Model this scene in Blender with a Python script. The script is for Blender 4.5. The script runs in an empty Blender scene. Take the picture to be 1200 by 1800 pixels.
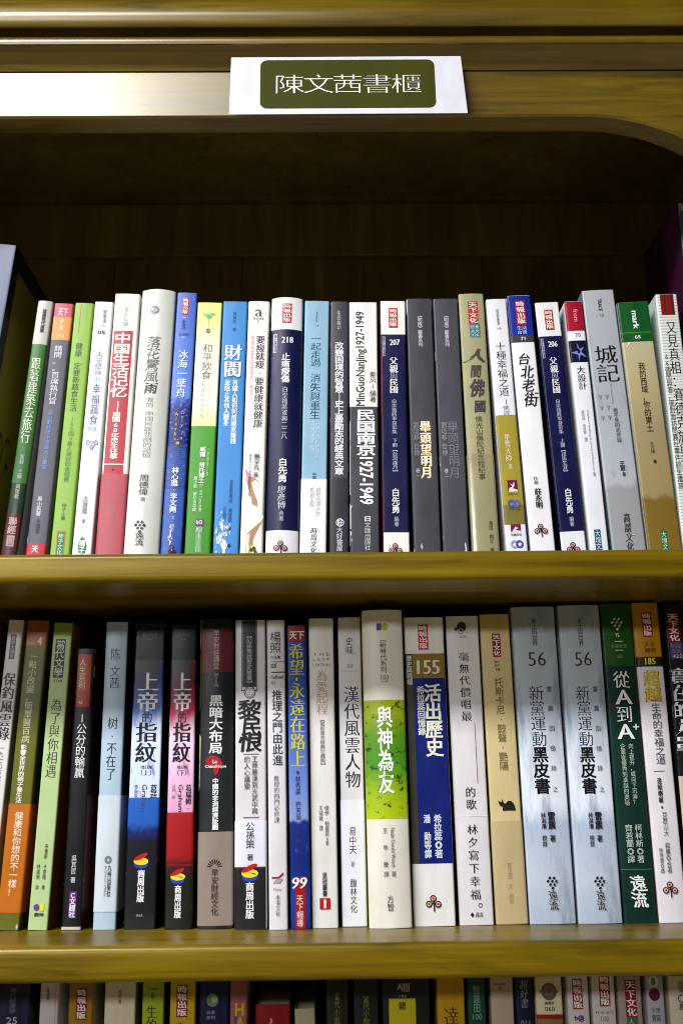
import bpy, math, random
from mathutils import Matrix, Vector

random.seed(7)
S = bpy.context.scene
COL = S.collection

# ------------------------------------------------------------------ camera
F_PX, PITCH, ROLL, YAW = 1925.7, 0.25462, -0.010866, -0.011875
DF = 0.707                     # distance from the lens to the front edge of the shelves
EYE = 1.45
CAM_LOC = Vector((0.0, -DF, EYE))
ROT = Matrix.Rotation(YAW, 3, 'Z') @ Matrix.Rotation(math.pi/2 + PITCH, 3, 'X') @ Matrix.Rotation(ROLL, 3, 'Z')
cam = bpy.data.cameras.new('camera')
cam.sensor_fit = 'VERTICAL'; cam.sensor_height = 36.0; cam.sensor_width = 24.0
cam.lens = 36.0 * F_PX / 1800.0
cam.clip_start = 0.02; cam.clip_end = 50
cam.dof.use_dof = True; cam.dof.focus_distance = 0.785; cam.dof.aperture_fstop = 9.0
cam_ob = bpy.data.objects.new('camera', cam)
cam_ob.matrix_world = Matrix.Translation(CAM_LOC) @ ROT.to_4x4()
COL.objects.link(cam_ob); S.camera = cam_ob

# ------------------------------------------------------------------ world, lamps, exposure
W = bpy.data.worlds.new('World'); S.world = W; W.use_nodes = True
bg = W.node_tree.nodes['Background']
bg.inputs[1].default_value = 1.0
# the room around: dim cool walls, and light thrown back up from a pale floor
_n, _l = W.node_tree.nodes, W.node_tree.links
_tc = _n.new('ShaderNodeTexCoord'); _sp = _n.new('ShaderNodeSeparateXYZ'); _l.new(_tc.outputs['Generated'], _sp.inputs[0])
_rp = _n.new('ShaderNodeValToRGB'); _mr = _n.new('ShaderNodeMapRange'); _mr.inputs[1].default_value = -1; _mr.inputs[2].default_value = 1
_l.new(_sp.outputs[2], _mr.inputs[0]); _l.new(_mr.outputs[0], _rp.inputs[0]); _l.new(_rp.outputs[0], bg.inputs[0])
_rp.color_ramp.elements[0].position = .22; _rp.color_ramp.elements[0].color = (.44, .36, .21, 1)
_rp.color_ramp.elements[1].position = .50; _rp.color_ramp.elements[1].color = (.035, .037, .045, 1)

def ceiling_lamp(name, loc, sx, sy, power, col):
    l = bpy.data.lights.new(name, 'AREA'); l.shape = 'RECTANGLE'; l.size = sx; l.size_y = sy
    l.energy = power; l.color = col
    o = bpy.data.objects.new(name, l); o.location = loc; COL.objects.link(o)
    return o
ceiling_lamp('ceiling_lamp', (-1.06, -1.08, 2.70), 1.35, 0.30, 94, (0.95, 0.96, 1.0))
ceiling_lamp('ceiling_lamp', (-1.75, -4.2, 2.70), 1.9, 1.1, 310, (0.95, 0.96, 1.0))

ceiling_lamp('ceiling_lamp', (-.245, -1.08, 2.70), .22, 0.30, 3.6, (0.95, 0.96, 1.0))  # added dim light, no fixture of its own: fades out the header glare

S.view_settings.view_transform = 'Standard'; S.view_settings.look = 'None'
S.view_settings.exposure = 0.0; S.view_settings.gamma = 1.0
S.view_settings.use_curve_mapping = False
S.cycles.use_denoising = True; S.cycles.filter_width = 1.05
S.cycles.max_bounces = 6; S.cycles.diffuse_bounces = 4

# ------------------------------------------------------------------ geometry of the view: photo measure -> place on a vertical plane
def at(x, y, Y):
    d = ROT @ Vector(((x-600)/F_PX, -(y-900)/F_PX, -1.0))
    k = (Y + DF) / d.y
    return CAM_LOC.x + d.x*k, CAM_LOC.z + d.z*k
def depth_on(x, y, z):
    d = ROT @ Vector(((x-600)/F_PX, -(y-900)/F_PX, -1.0))
    return (z - EYE)/d.z*d.y - DF

Z1T = at(670, 968, 0)[1]; Z1B = Z1T - 0.0198
Z2T = at(760, 1656, 0)[1]; Z2B = Z2T - 0.0210
Z3T = Z2T - (Z1T - Z2T)

# ------------------------------------------------------------------ materials
def lin(h):
    h = h.lstrip('#'); r = []
    for i in (0, 2, 4):
        c = int(h[i:i+2], 16)/255
        r.append(c/12.92 if c <= .04045 else ((c+.055)/1.055)**2.4)
    return r
def rgba(h, k=0.88): return tuple(k*c**1.17 for c in lin(h)) + (1,)
def new_mat(name):
    m = bpy.data.materials.new(name); m.use_nodes = True
    nt = m.node_tree; return m, nt, nt.nodes['Principled BSDF']
MATS = {}
def paper(h, rough=0.34, name=None, spec=0.26):
    """printed paper or cover card: one ink colour, faint handling marks in gloss and tone"""
    key = (h, rough, spec)
    if key in MATS: return MATS[key]
    m, nt, b = new_mat(name or 'printed_card')
    N, L = nt.nodes, nt.links
    tc = N.new('ShaderNodeTexCoord')
    mp = N.new('ShaderNodeMapping'); mp.inputs['Scale'].default_value = (1, 1, .35)
    nz = N.new('ShaderNodeTexNoise'); nz.inputs['Scale'].default_value = 90; nz.inputs['Detail'].default_value = 6
    L.new(tc.outputs['Object'], mp.inputs[0]); L.new(mp.outputs[0], nz.inputs['Vector'])
    mr = N.new('ShaderNodeMapRange'); mr.inputs[1].default_value = .3; mr.inputs[2].default_value = .7
    mr.inputs[3].default_value = .90; mr.inputs[4].default_value = 1.05
    L.new(nz.outputs[0], mr.inputs[0])
    mx = N.new('ShaderNodeMix'); mx.data_type = 'RGBA'; mx.blend_type = 'MULTIPLY'; mx.inputs[0].default_value = 1
    mx.inputs[6].default_value = rgba(h); L.new(mr.outputs[0], mx.inputs[7])
    L.new(mx.outputs[2], b.inputs['Base Color'])
    m2 = N.new('ShaderNodeMapRange'); m2.inputs[1].default_value = .3; m2.inputs[2].default_value = .7
    m2.inputs[3].default_value = rough-.07; m2.inputs[4].default_value = rough+.1
    L.new(nz.outputs[0], m2.inputs[0]); L.new(m2.outputs[0], b.inputs['Roughness'])
    b.inputs['Specular IOR Level'].default_value = spec
    n6 = N.new('ShaderNodeTexNoise'); n6.inputs['Scale'].default_value = 28; n6.inputs['Detail'].default_value = 3; L.new(mp.outputs[0], n6.inputs['Vector'])
    bp = N.new('ShaderNodeBump'); bp.inputs['Strength'].default_value = .12; bp.inputs['Distance'].default_value = .002
    L.new(n6.outputs[0], bp.inputs['Height']); L.new(bp.outputs[0], b.inputs['Normal'])
    MATS[key] = m; return m
def picture(name, stops, distort=.15, nscale=5.0, spot=None, lo=.55, hi=.65, sscale=9.0, stretch=1.0, rough=.32):
    """printed cover picture: bands of colour up the spine, broken by noise, with blotches of a second colour"""
    m, nt, b = new_mat(name); N, L = nt.nodes, nt.links
    uv = N.new('ShaderNodeTexCoord'); sp = N.new('ShaderNodeSeparateXYZ'); L.new(uv.outputs['UV'], sp.inputs[0])
    mp = N.new('ShaderNodeMapping'); mp.inputs['Scale'].default_value = (1, 3.2*stretch, 1); L.new(uv.outputs['UV'], mp.inputs[0])
    nz = N.new('ShaderNodeTexNoise'); nz.inputs['Scale'].default_value = nscale; nz.inputs['Detail'].default_value = 7
    L.new(mp.outputs[0], nz.inputs['Vector'])
    a = N.new('ShaderNodeMath'); a.operation = 'MULTIPLY_ADD'; L.new(nz.outputs[0], a.inputs[0])
    a.inputs[1].default_value = distort*2; L.new(sp.outputs[1], a.inputs[2])
    a2 = N.new('ShaderNodeMath'); a2.operation = 'SUBTRACT'; L.new(a.outputs[0], a2.inputs[0]); a2.inputs[1].default_value = distort
    rp = N.new('ShaderNodeValToRGB'); L.new(a2.outputs[0], rp.inputs[0])
    els = rp.color_ramp.elements
    while len(els) < len(stops): els.new(.5)
    for e, (p, c) in zip(els, stops): e.position = p; e.color = rgba(c)
    out = rp.outputs[0]
    if spot:
        n2 = N.new('ShaderNodeTexNoise'); n2.inputs['Scale'].default_value = sscale; n2.inputs['Detail'].default_value = 9
        n2.inputs['Roughness'].default_value = .65
        L.new(mp.outputs[0], n2.inputs['Vector'])
        mr = N.new('ShaderNodeMapRange'); mr.inputs[1].default_value = lo; mr.inputs[2].default_value = hi
        L.new(n2.outputs[0], mr.inputs[0])
        mx = N.new('ShaderNodeMix'); mx.data_type = 'RGBA'; L.new(mr.outputs[0], mx.inputs[0])
        L.new(out, mx.inputs[6]); mx.inputs[7].default_value = rgba(spot); out = mx.outputs[2]
    L.new(out, b.inputs['Base Color']); b.inputs['Roughness'].default_value = rough; b.inputs['Specular IOR Level'].default_value = .28
    MATS[name] = m; return m
def wood(name, axis, dark, lite, rough=.24, coat=.0, grain=1.0):
    m, nt, b = new_mat(name); N, L = nt.nodes, nt.links
    tc = N.new('ShaderNodeTexCoord'); mp = N.new('ShaderNodeMapping')
    sc = [30*grain]*3; sc['XYZ'.index(axis)] = 1.6
    mp.inputs['Scale'].default_value = sc; L.new(tc.outputs['Object'], mp.inputs[0])
    nz = N.new('ShaderNodeTexNoise'); nz.inputs['Scale'].default_value = 1.6; nz.inputs['Detail'].default_value = 9
    nz.inputs['Roughness'].default_value = .62; nz.inputs['Distortion'].default_value = .5
    L.new(mp.outputs[0], nz.inputs['Vector'])
    n3 = N.new('ShaderNodeTexNoise'); n3.inputs['Scale'].default_value = 9; n3.inputs['Detail'].default_value = 3
    L.new(mp.outputs[0], n3.inputs['Vector'])
    ad = N.new('ShaderNodeMath'); ad.operation = 'MULTIPLY_ADD'; L.new(n3.outputs[0], ad.inputs[0]); ad.inputs[1].default_value = .35
    L.new(nz.outputs[0], ad.inputs[2])
    rp = N.new('ShaderNodeValToRGB'); L.new(ad.outputs[0], rp.inputs[0])
    e = rp.color_ramp.elements; e[0].position = .50; e[1].position = .84
    e[0].color = (*dark, 1); e[1].color = (*lite, 1)
    # darker flecks and knots, and broad tonal drift along the board
    m2 = N.new('ShaderNodeMapping'); s2 = [22*grain]*3; s2['XYZ'.index(axis)] = 3.2; m2.inputs['Scale'].default_value = s2
    m2.inputs['Location'].default_value = (3.1, 7.7, 1.9); L.new(tc.outputs['Object'], m2.inputs[0])
    n4 = N.new('ShaderNodeTexNoise'); n4.inputs['Scale'].default_value = 1.9; n4.inputs['Detail'].default_value = 5; n4.inputs['Distortion'].default_value = 1.2
    L.new(m2.outputs[0], n4.inputs['Vector'])
    k1 = N.new('ShaderNodeMapRange'); k1.inputs[1].default_value = .60; k1.inputs[2].default_value = .74; k1.inputs[3].default_value = 1; k1.inputs[4].default_value = .5
    L.new(n4.outputs[0], k1.inputs[0])
    n5 = N.new('ShaderNodeTexNoise'); n5.inputs['Scale'].default_value = 7; n5.inputs['Detail'].default_value = 2; L.new(tc.outputs['Object'], n5.inputs['Vector'])
    k2 = N.new('ShaderNodeMapRange'); k2.inputs[1].default_value = .35; k2.inputs[2].default_value = .65; k2.inputs[3].default_value = .78; k2.inputs[4].default_value = 1.15
    L.new(n5.outputs[0], k2.inputs[0])
    km = N.new('ShaderNodeMath'); km.operation = 'MULTIPLY'; L.new(k1.outputs[0], km.inputs[0]); L.new(k2.outputs[0], km.inputs[1])
    kx = N.new('ShaderNodeMix'); kx.data_type = 'RGBA'; kx.blend_type = 'MULTIPLY'; kx.inputs[0].default_value = 1
    L.new(rp.outputs[0], kx.inputs[6]); L.new(km.outputs[0], kx.inputs[7])
    L.new(kx.outputs[2], b.inputs['Base Color'])
    mr = N.new('ShaderNodeMapRange'); L.new(nz.outputs[0], mr.inputs[0]); mr.inputs[3].default_value = rough-.06; mr.inputs[4].default_value = rough+.12
    L.new(mr.outputs[0], b.inputs['Roughness'])
    bp = N.new('ShaderNodeBump'); bp.inputs['Strength'].default_value = .2; bp.inputs['Distance'].default_value = .0012
    L.new(ad.outputs[0], bp.inputs['Height']); L.new(bp.outputs[0], b.inputs['Normal'])
    b.inputs['Specular IOR Level'].default_value = .46
    b.inputs['Coat Weight'].default_value = coat; b.inputs['Coat Roughness'].default_value = .27; b.inputs['Coat IOR'].default_value = 1.55
    b.inputs['Specular Tint'].default_value = (1, .86, .42, 1)
    return m
OAK = wood('varnished_oak', 'X', (.074, .047, .0005), (.178, .115, .0010), .31, 0, 1.6)
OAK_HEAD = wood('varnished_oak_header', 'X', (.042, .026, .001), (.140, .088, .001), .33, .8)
OAK_UP = wood('varnished_oak_upright', 'Z', (.10, .062, .006), (.2, .13, .012), .3)
OAK_BACK = wood('dull_oak_back', 'Z', (.075, .052, .009), (.135, .096, .018), .6)
def pages_mat():
    m, nt, b = new_mat('page_edges'); N, L = nt.nodes, nt.links
    tc = N.new('ShaderNodeTexCoord'); mp = N.new('ShaderNodeMapping'); mp.inputs['Scale'].default_value = (2600, 1, 1)
    nz = N.new('ShaderNodeTexNoise'); nz.inputs['Scale'].default_value = 1; L.new(tc.outputs['Object'], mp.inputs[0]); L.new(mp.outputs[0], nz.inputs['Vector'])
    rp = N.new('ShaderNodeValToRGB'); L.new(nz.outputs[0], rp.inputs[0])
    rp.color_ramp.elements[0].color = (.42, .38, .29, 1); rp.color_ramp.elements[1].color = (.72, .68, .58, 1)
    L.new(rp.outputs[0], b.inputs['Base Color']); b.inputs['Roughness'].default_value = .8
    return m
PAGES = pages_mat()

# ------------------------------------------------------------------ mesh helpers
def mesh_obj(name, verts, faces, mats, midx=None, parent=None, uvs=None, smooth=None):
    me = bpy.data.meshes.new(name); me.from_pydata(verts, [], faces)
    for m in (mats if isinstance(mats, list) else [mats]): me.materials.append(m)
    if midx: me.polygons.foreach_set('material_index', midx)
    if uvs is not None:
        ul = me.uv_layers.new(name='UVMap')
        vi = [0]*len(me.loops); me.loops.foreach_get('vertex_index', vi)
        flat = []
        for v in vi: flat.extend(uvs[v])
        ul.data.foreach_set('uv', flat)
    if smooth:
        me.polygons.foreach_set('use_smooth', [True]*len(me.polygons)); me.set_sharp_from_angle(angle=smooth)
    me.update()
    o = bpy.data.objects.new(name, me); COL.objects.link(o)
    if parent: o.parent = parent
    return o
def empty(name, loc, label, cat, group=None, rot=(0, 0, 0)):
    o = bpy.data.objects.new(name, None); o.empty_display_size = .02; COL.objects.link(o)
    o.location = loc; o.rotation_euler = rot; o['label'] = label; o['category'] = cat
    if group: o['group'] = group
    return o
def box(x0, x1, y0, y1, z0, z1, bev=0.0):
    """box, with a rounded front edge pair when bev is given"""
    if bev <= 0:
        v = [(x, y, z) for z in (z0, z1) for y in (y0, y1) for x in (x0, x1)]
        f = [(0, 2, 3, 1), (4, 5, 7, 6), (0, 1, 5, 4), (2, 6, 7, 3), (0, 4, 6, 2), (1, 3, 7, 5)]
        return v, f
    pr = [(y1, z0)]
    for k in range(7):
        a = math.pi/2*k/6; pr.append((y0+bev-bev*math.sin(a), z0+bev-bev*math.cos(a)))
    for k in range(7):
        a = math.pi/2*k/6; pr.append((y0+bev-bev*math.cos(a), z1-bev+bev*math.sin(a)))
    pr.append((y1, z1))
    return extrude_x(pr, x0, x1)
def extrude_x(pr, x0, x1, closed=True):
    n = len(pr); v = [(x0, y, z) for y, z in pr] + [(x1, y, z) for y, z in pr]
    f = [(i, (i+1) % n, n+(i+1) % n, n+i) for i in range(n if closed else n-1)]
    if closed: f += [tuple(range(n-1, -1, -1)), tuple(range(n, 2*n))]
    return v, f
def join(*parts):
    V, Fc = [], []
    for v, f in parts:
        k = len(V); V += v; Fc += [tuple(i+k for i in q) for q in f]
    return V, Fc

# ------------------------------------------------------------------ lettering: outlines of the built-in font, re-weighted
GLY = {}
STYLE = {'s': (0, 0), 'b': (.022, .016), 'B': (.030, .018), 'm': (.006, -.011), 't': (-.002, -.013), 'M': (.028, -.006), 'k': (.012, -.004), 'K': (.024, .012), 'l': (-.008, -.008), 'h': (-.010, -.017)}
def glyph(text, style):
    key = (text, style)
    if key in GLY: return GLY[key]
    c = bpy.data.curves.new('lettering', 'FONT'); c.body = text; c.align_x = 'CENTER'; c.resolution_u = 2
    o = bpy.data.objects.new('lettering', c); COL.objects.link(o)
    dg = bpy.context.evaluated_depsgraph_get()
    me = bpy.data.meshes.new_from_object(o.evaluated_get(dg))
    vs = [(v.co.x, v.co.y) for v in me.vertices]; fs = [tuple(p.vertices) for p in me.polygons]
    bpy.data.objects.remove(o); bpy.data.curves.remove(c); bpy.data.meshes.remove(me)
    dx, dy = STYLE[style]
    if (dx or dy) and fs:
        cnt = {}
        fixed = []
        for f in fs:
            ar = sum(vs[f[i]][0]*vs[f[(i+1) % len(f)]][1]-vs[f[(i+1) % len(f)]][0]*vs[f[i]][1] for i in range(len(f)))
            if ar < 0: f = tuple(reversed(f))
            fixed.append(f)
            for i in range(len(f)):
                a, b = f[i], f[(i+1) % len(f)]; cnt[(a, b)] = 1
        fs = fixed; nrm = {}
        for (a, b) in cnt:
            if (b, a) in cnt: continue
            ex, ey = vs[b][0]-vs[a][0], vs[b][1]-vs[a][1]; l = math.hypot(ex, ey)
            if l < 1e-7: continue
            n = (ey/l, -ex/l)
            nrm.setdefault(a, []).append(n); nrm.setdefault(b, []).append(n)
        vs = list(vs)
        for i, ns in nrm.items():
            mx, my = sum(n[0] for n in ns), sum(n[1] for n in ns)
            if len(ns) >= 2:
                dot = 1 + ns[0][0]*ns[1][0] + ns[0][1]*ns[1][1]
                k = 1/max(dot, .6)
            else: k = 1
            vs[i] = (vs[i][0]+dx*max(-1.3, min(1.3, mx*k)), vs[i][1]+dy*max(-1.3, min(1.3, my*k)))
    GLY[key] = (vs, fs); return GLY[key]
TURN = set('【】《》（）()〔〕「」─—-～…')
def em_glyph(ch, style):
    vs, fs = glyph(ch, style)
    vs = [(x/.92, (y-.355)/.92) for x, y in vs]
    if ch in TURN: vs = [(y, -x) for x, y in vs]
    return vs, fs
def line_glyph(text, style):
    vs, fs = glyph(text, style)
    if not vs: return vs, fs
    x0, x1 = min(v[0] for v in vs), max(v[0] for v in vs); y0, y1 = min(v[1] for v in vs), max(v[1] for v in vs)
    return [((x-(x0+x1)/2)/max(x1-x0, 1e-6), (y-(y0+y1)/2)/max(y1-y0, 1e-6)) for x, y in vs], fs

# ------------------------------------------------------------------ books
class Book:
    """one standing book; the spine is a rectangle on a vertical plane, leaning by phi, measured from its four corners"""
    def __init__(b, row, label, tl, tr, yt, bl, br, yb, cover, side=None, bulge=0.0, depth=.148, dy=0.0, rough=.34, thick=.0007, items=(), name='book', cat='book', wear=0, ytr=None):
        b.__dict__.update(row=row, label=label, cover=cover, side=side or cover, bulge=bulge, depth=depth, rough=rough, thick=thick, items=list(items), name=name, cat=cat, wear=wear)
        xm = (bl+br)/2
        if row == 'L': b.Y = max(.05, min(.085, depth_on(xm, yb, Z2T))) + dy; b.zb = Z2T
        else: b.Y = .066 + dy; b.zb = Z1T if row == 'U' else Z3T
        def edge(xt, xb):
            (Xt, Zt), (Xb, Zb) = at(xt, yt, b.Y), at(xb, yb, b.Y)
            s = (Xt-Xb)/(Zt-Zb); return Xb + s*(b.zb-Zb), s, Zt
        l, r = edge(tl, bl), edge(tr, br)
        H = (l[2]+r[2])/2 - b.zb
        s = (l[1]+r[1])/2
        top = ((l[0]+l[1]*H)+(r[0]+r[1]*H))/2; bot = (l[0]+r[0])/2
        b.phi = math.atan((top-bot)/H)
        b.w = ((r[0]-l[0]) + (r[0]+r[1]*H-l[0]-l[1]*H))/2*math.cos(b.phi)
        b.X = bot; b.h = H/math.cos(b.phi)
        if not b.bulge: b.bulge = random.Random(label).uniform(.0001, .0007)
    def lift(b): return b.w/2*abs(math.sin(b.phi)) + .0002
    def loc(b, x, y):
        X, Z = at(x, y, b.Y); dx, dz = X-b.X, Z-(b.zb+b.lift())
        return dx*math.cos(b.phi)-dz*math.sin(b.phi), dx*math.sin(b.phi)+dz*math.cos(b.phi)
    def s_of(b, y):
        # height along the book of photo line y, taken on its centre line
        x = 600
        for _ in range(3):
            lx, lz = b.loc(x, y); x -= lx*F_PX/(b.Y+DF)
        return b.loc(x, y)[1]
    def prof(b, x, out=0.0):
        w2 = b.w/2+out; u = max(-1, min(1, x/w2)); y = -b.bulge*(1-u*u)
        r = min(.0012, b.w*.14) + out
        e = abs(x)-(w2-r)
        if e > 0: y += r-math.sqrt(max(0, r*r-min(e, r)**2))
        return y - out
    def section(b, out=0.0, back=None):
        n = 14; w2 = b.w/2+out; pts = []
        pts.append((-w2, back or b.depth))
        r = min(.0012, b.w*.14)+out
        xs = [-w2, -w2+r*.08, -w2+r*.3, -w2+r*.62]
        xs += [-w2+r+(2*w2-2*r)*k/n for k in range(n+1)]
        xs += [w2-r*.62, w2-r*.3, w2-r*.08, w2]
        pts += [(x, b.prof(x, out)) for x in xs]
        pts.append((w2, back or b.depth))
        return pts
    def shell(b, z0, z1, out, t, back):
        o = b.section(out, back); i = []
        for (x, y) in o:
            i.append((max(-b.w/2-out+t, min(b.w/2+out-t, x)), y+t if y < back-1e-6 else y))
        n = len(o); V = [(x, y, z) for z in (z0, z1) for (x, y) in o] + [(x, y, z) for z in (z0, z1) for (x, y) in i]
        Fc = []
        for k in range(n-1):
            Fc.append((k, k+1, n+k+1, n+k)); Fc.append((2*n+k+1, 2*n+k, 3*n+k, 3*n+k+1))
            Fc.append((n+k, n+k+1, 3*n+k+1, 3*n+k)); Fc.append((k+1, k, 2*n+k, 2*n+k+1))
        Fc.append((0, n, 3*n, 2*n)); Fc.append((n-1, 3*n-1, 4*n-1, 2*n-1))
        return V, Fc, n
    def build(b):
        g = {'U': 'books standing on the upper shelf', 'L': 'books standing on the middle shelf', '3': 'books standing on the lowest shelf'}[b.row]
        root = empty(b.name, (b.X, b.Y, b.zb+b.lift()), b.label, b.cat, g, (0, b.phi, 0))
        V, Fc, n = b.shell(0, b.h, 0, b.thick, b.depth)
        mats = [paper(b.cover, b.rough), paper(b.side, b.rough)]
        mi = []
        for f in Fc:
            ys = [V[i][1] for i in f]; mi.append(1 if max(ys) > b.depth-1e-5 else 0)
        mesh_obj('cover', V, Fc, mats, mi, root, smooth=.6)
        m = .0012 if b.thick < .001 else .003
        fold = min(.004, b.bulge+.001)
        mesh_obj('page_block', *box(-b.w/2+b.thick+.0001, b.w/2-b.thick-.0001, b.thick+.0012, b.depth-m, .0006, b.h-m), PAGES, None, root)
        b.V, b.F, b.MI, b.UV, b.ML, b.off, b.tlift = [], [], [], [], [], .00006, (.00022 if b.bulge > .00035 else .00008)
        b.out = 0.0; b.root = root
        b.target, b.pname = root, 'spine'
        b.rect(-b.w/2, b.w/2, .0003, b.h-.0003, b.cover)
        for it in b.items: it(b)
        if b.wear and b.out == 0: b.chips(b.wear)
        b.flush()
    def flush(b):
        if b.F: mesh_obj(b.pname, b.V, b.F, b.ML, b.MI, b.target, b.UV, smooth=.5)
        b.V, b.F, b.MI, b.UV, b.ML, b.off = [], [], [], [], [], .00006
    def mat_i(b, m):
        if isinstance(m, str): m = MATS[m] if m in MATS else paper(m, b.rough)
        if m not in b.ML: b.ML.append(m)
        return b.ML.index(m)
    def add(b, pts, faces, m, uvs=None, lift=None):
        """pts are (x, z) on the flat of the spine; laid on the spine's curve"""
        if not faces: return
        k = len(b.V); off = b.off + (lift or 0); b.off += .00003
        w2 = b.w/2+b.out
        for (x, z) in pts:
            x = max(-w2, min(w2, x)); z = max(.0002, min(b.h-.0002, z))
            b.V.append((x, b.prof(x, b.out)-off, z))
        b.UV += uvs or [(.5, .5)]*len(pts)
        mi = b.mat_i(m)
        for f in faces: b.F.append(tuple(i+k for i in f)); b.MI.append(mi)
    def rect(b, x0, x1, z0, z1, m):
        n = 18 if b.bulge > .0003 or x1-x0 > b.w*.8 else 4
        w2 = b.w/2+b.out; r = min(.0012, b.w*.14)
        xs = sorted(set([x0+(x1-x0)*k/n for k in range(n+1)] + [x for x in (-w2+r*.08, -w2+r*.3, -w2+r*.62, -w2+r, w2-r, w2-r*.62, w2-r*.3, w2-r*.08) if x0 < x < x1]))
        n = len(xs)
        pts = [(x, z0) for x in xs]+[(x, z1) for x in xs]
        uv = [((x-x0)/(x1-x0), 0) for x in xs]+[((x-x0)/(x1-x0), 1) for x in xs]
        b.add(pts, [(k, k+1, n+k+1, n+k) for k in range(n-1)], m, uv)
    def chips(b, n, col='#cfcac0'):
        rnd = random.Random(b.label)
        for _ in range(n):
            sd = rnd.choice((-1, 1)); z = rnd.uniform(.0, b.h); ln = rnd.uniform(.0006, .004)*(2 if rnd.random() < .15 else 1)
            if rnd.random() < .25: z = rnd.choice((.002, b.h-.003))
            wd = rnd.uniform(.0002, .0007); k = 6
            pts = [(sd*b.w/2, z+ln*i/k) for i in range(k+1)] + [(sd*(b.w/2-wd*rnd.uniform(.2, 1)), z+ln*i/k) for i in range(k, -1, -1)]
            b.add(pts, [tuple(range(len(pts)))] if sd < 0 else [tuple(reversed(range(len(pts))))], col)

# ---- things printed on a spine; y values are heights read off the photo
def P(y0, y1, m, u0=0., u1=1.):
    def f(b):
        z1 = b.h if y0 is None else b.s_of(y0); z0 = 0 if y1 is None else b.s_of(y1)
        w = b.w+2*b.out
        b.rect((u0-.5)*w, (u1-.5)*w, max(0, z0), min(b.h, z1), m)
    return f
def band(y0, y1, m, back=.12, items=(), rough=.34, spec=.26):
    """paper belly band: a wrap of its own round the cover"""
    def f(b):
        z1 = b.s_of(y0); z0 = .0004 if y1 is None else b.s_of(y1)
        V, Fc, n = b.shell(z0, z1, .00032, .0002, back)
        mm = MATS[m] if m in MATS else paper(m, rough, None, spec)
        w = b.w+.00064
        uv = [((x/w)+.5, (z-z0)/(z1-z0)) for (x, y, z) in V]
        if b.wear: b.chips(b.wear)
        b.flush()
        bo = mesh_obj('belly_band', V, Fc, [mm], None, b.root, uv, smooth=.6)
        b.out = .00034; b.target, b.pname = bo, 'band_print'
        b.rect(-b.w/2-.0003, b.w/2+.0003, z0+.0003, z1-.0003, mm)
    return f
def T(txt, u, y0, y1, wf, m, st='s', gap=.98, shear=0.0):
    def f(b):
        zt, zb = b.s_of(y0), b.s_of(y1); n = len(txt); p = (zt-zb)/n; w = wf*b.w
        pts, fs = [], []
        for i, ch in enumerate(txt):
            if ch in ' 　': continue
            v, q = em_glyph(ch, st); k = len(pts); zc = zt-(i+.5)*p
            pts += [((u-.5)*b.w+(x+shear*y)*w*1.02, zc+y*p*gap*.98) for x, y in v]; fs += [tuple(j+k for j in g) for g in q]
        b.add(pts, fs, m, lift=b.tlift)
    return f
def H(txt, u, y0, y1, wf, m, st='s', shear=0.0):
    def f(b):
        zt, zb = b.s_of(y0), b.s_of(y1); v, q = line_glyph(txt, st); h = zt-zb
        b.add([((u-.5)*b.w+x*wf*b.w+shear*y*h, (zt+zb)/2+y*h) for x, y in v], q, m, lift=b.tlift)
    return f
def R(txt, u, y0, y1, wf, m, st='s', sgn=1):
    def f(b):
        zt, zb = b.s_of(y0), b.s_of(y1); v, q = line_glyph(txt, st)
        b.add([((u-.5)*b.w+sgn*y*wf*b.w, (zt+zb)/2-sgn*x*(zt-zb)) for x, y in v], q, m, lift=b.tlift)
    return f
def UP(*a): return R(*a, sgn=-1)
def disc(b, cx, cz, rx, rz, m, n=20, a0=0., hole=0.0, rot=0.0):
    ca, sa = math.cos(rot), math.sin(rot)
    def pt(k, s):
        a = 2*math.pi*k/n; x, y = rx*s*math.cos(a), rz*s*math.sin(a); return (cx+x*ca-y*sa, cz+x*sa+y*ca)
    if hole:
        pts = [pt(k, 1) for k in range(n)]+[pt(k, hole) for k in range(n)]
        b.add(pts, [(k, (k+1) % n, n+(k+1) % n, n+k) for k in range(n)], m, lift=b.tlift)
    else: b.add([pt(k, 1) for k in range(n)], [tuple(range(n))], m, lift=b.tlift)
def D(u, y, rpx, m, hole=0.0, ry=None, rot=0.0):
    def f(b):
        k = (b.Y+DF)/F_PX; disc(b, (u-.5)*b.w, b.s_of(y), rpx*k, (ry or rpx)*k*1.06, m, hole=hole, rot=rot)
    return f
def G(pts, m):
    """polygon given by its corners (u across the spine, photo height)"""
    def f(b):
        q = [((u-.5)*b.w, b.s_of(y)) for u, y in pts]
        ar = sum(q[i][0]*q[(i+1) % len(q)][1]-q[(i+1) % len(q)][0]*q[i][1] for i in range(len(q)))
        ix = range(len(q)); b.add(q, [tuple(ix) if ar > 0 else tuple(reversed(ix))], m, lift=b.tlift)
    return f
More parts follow.
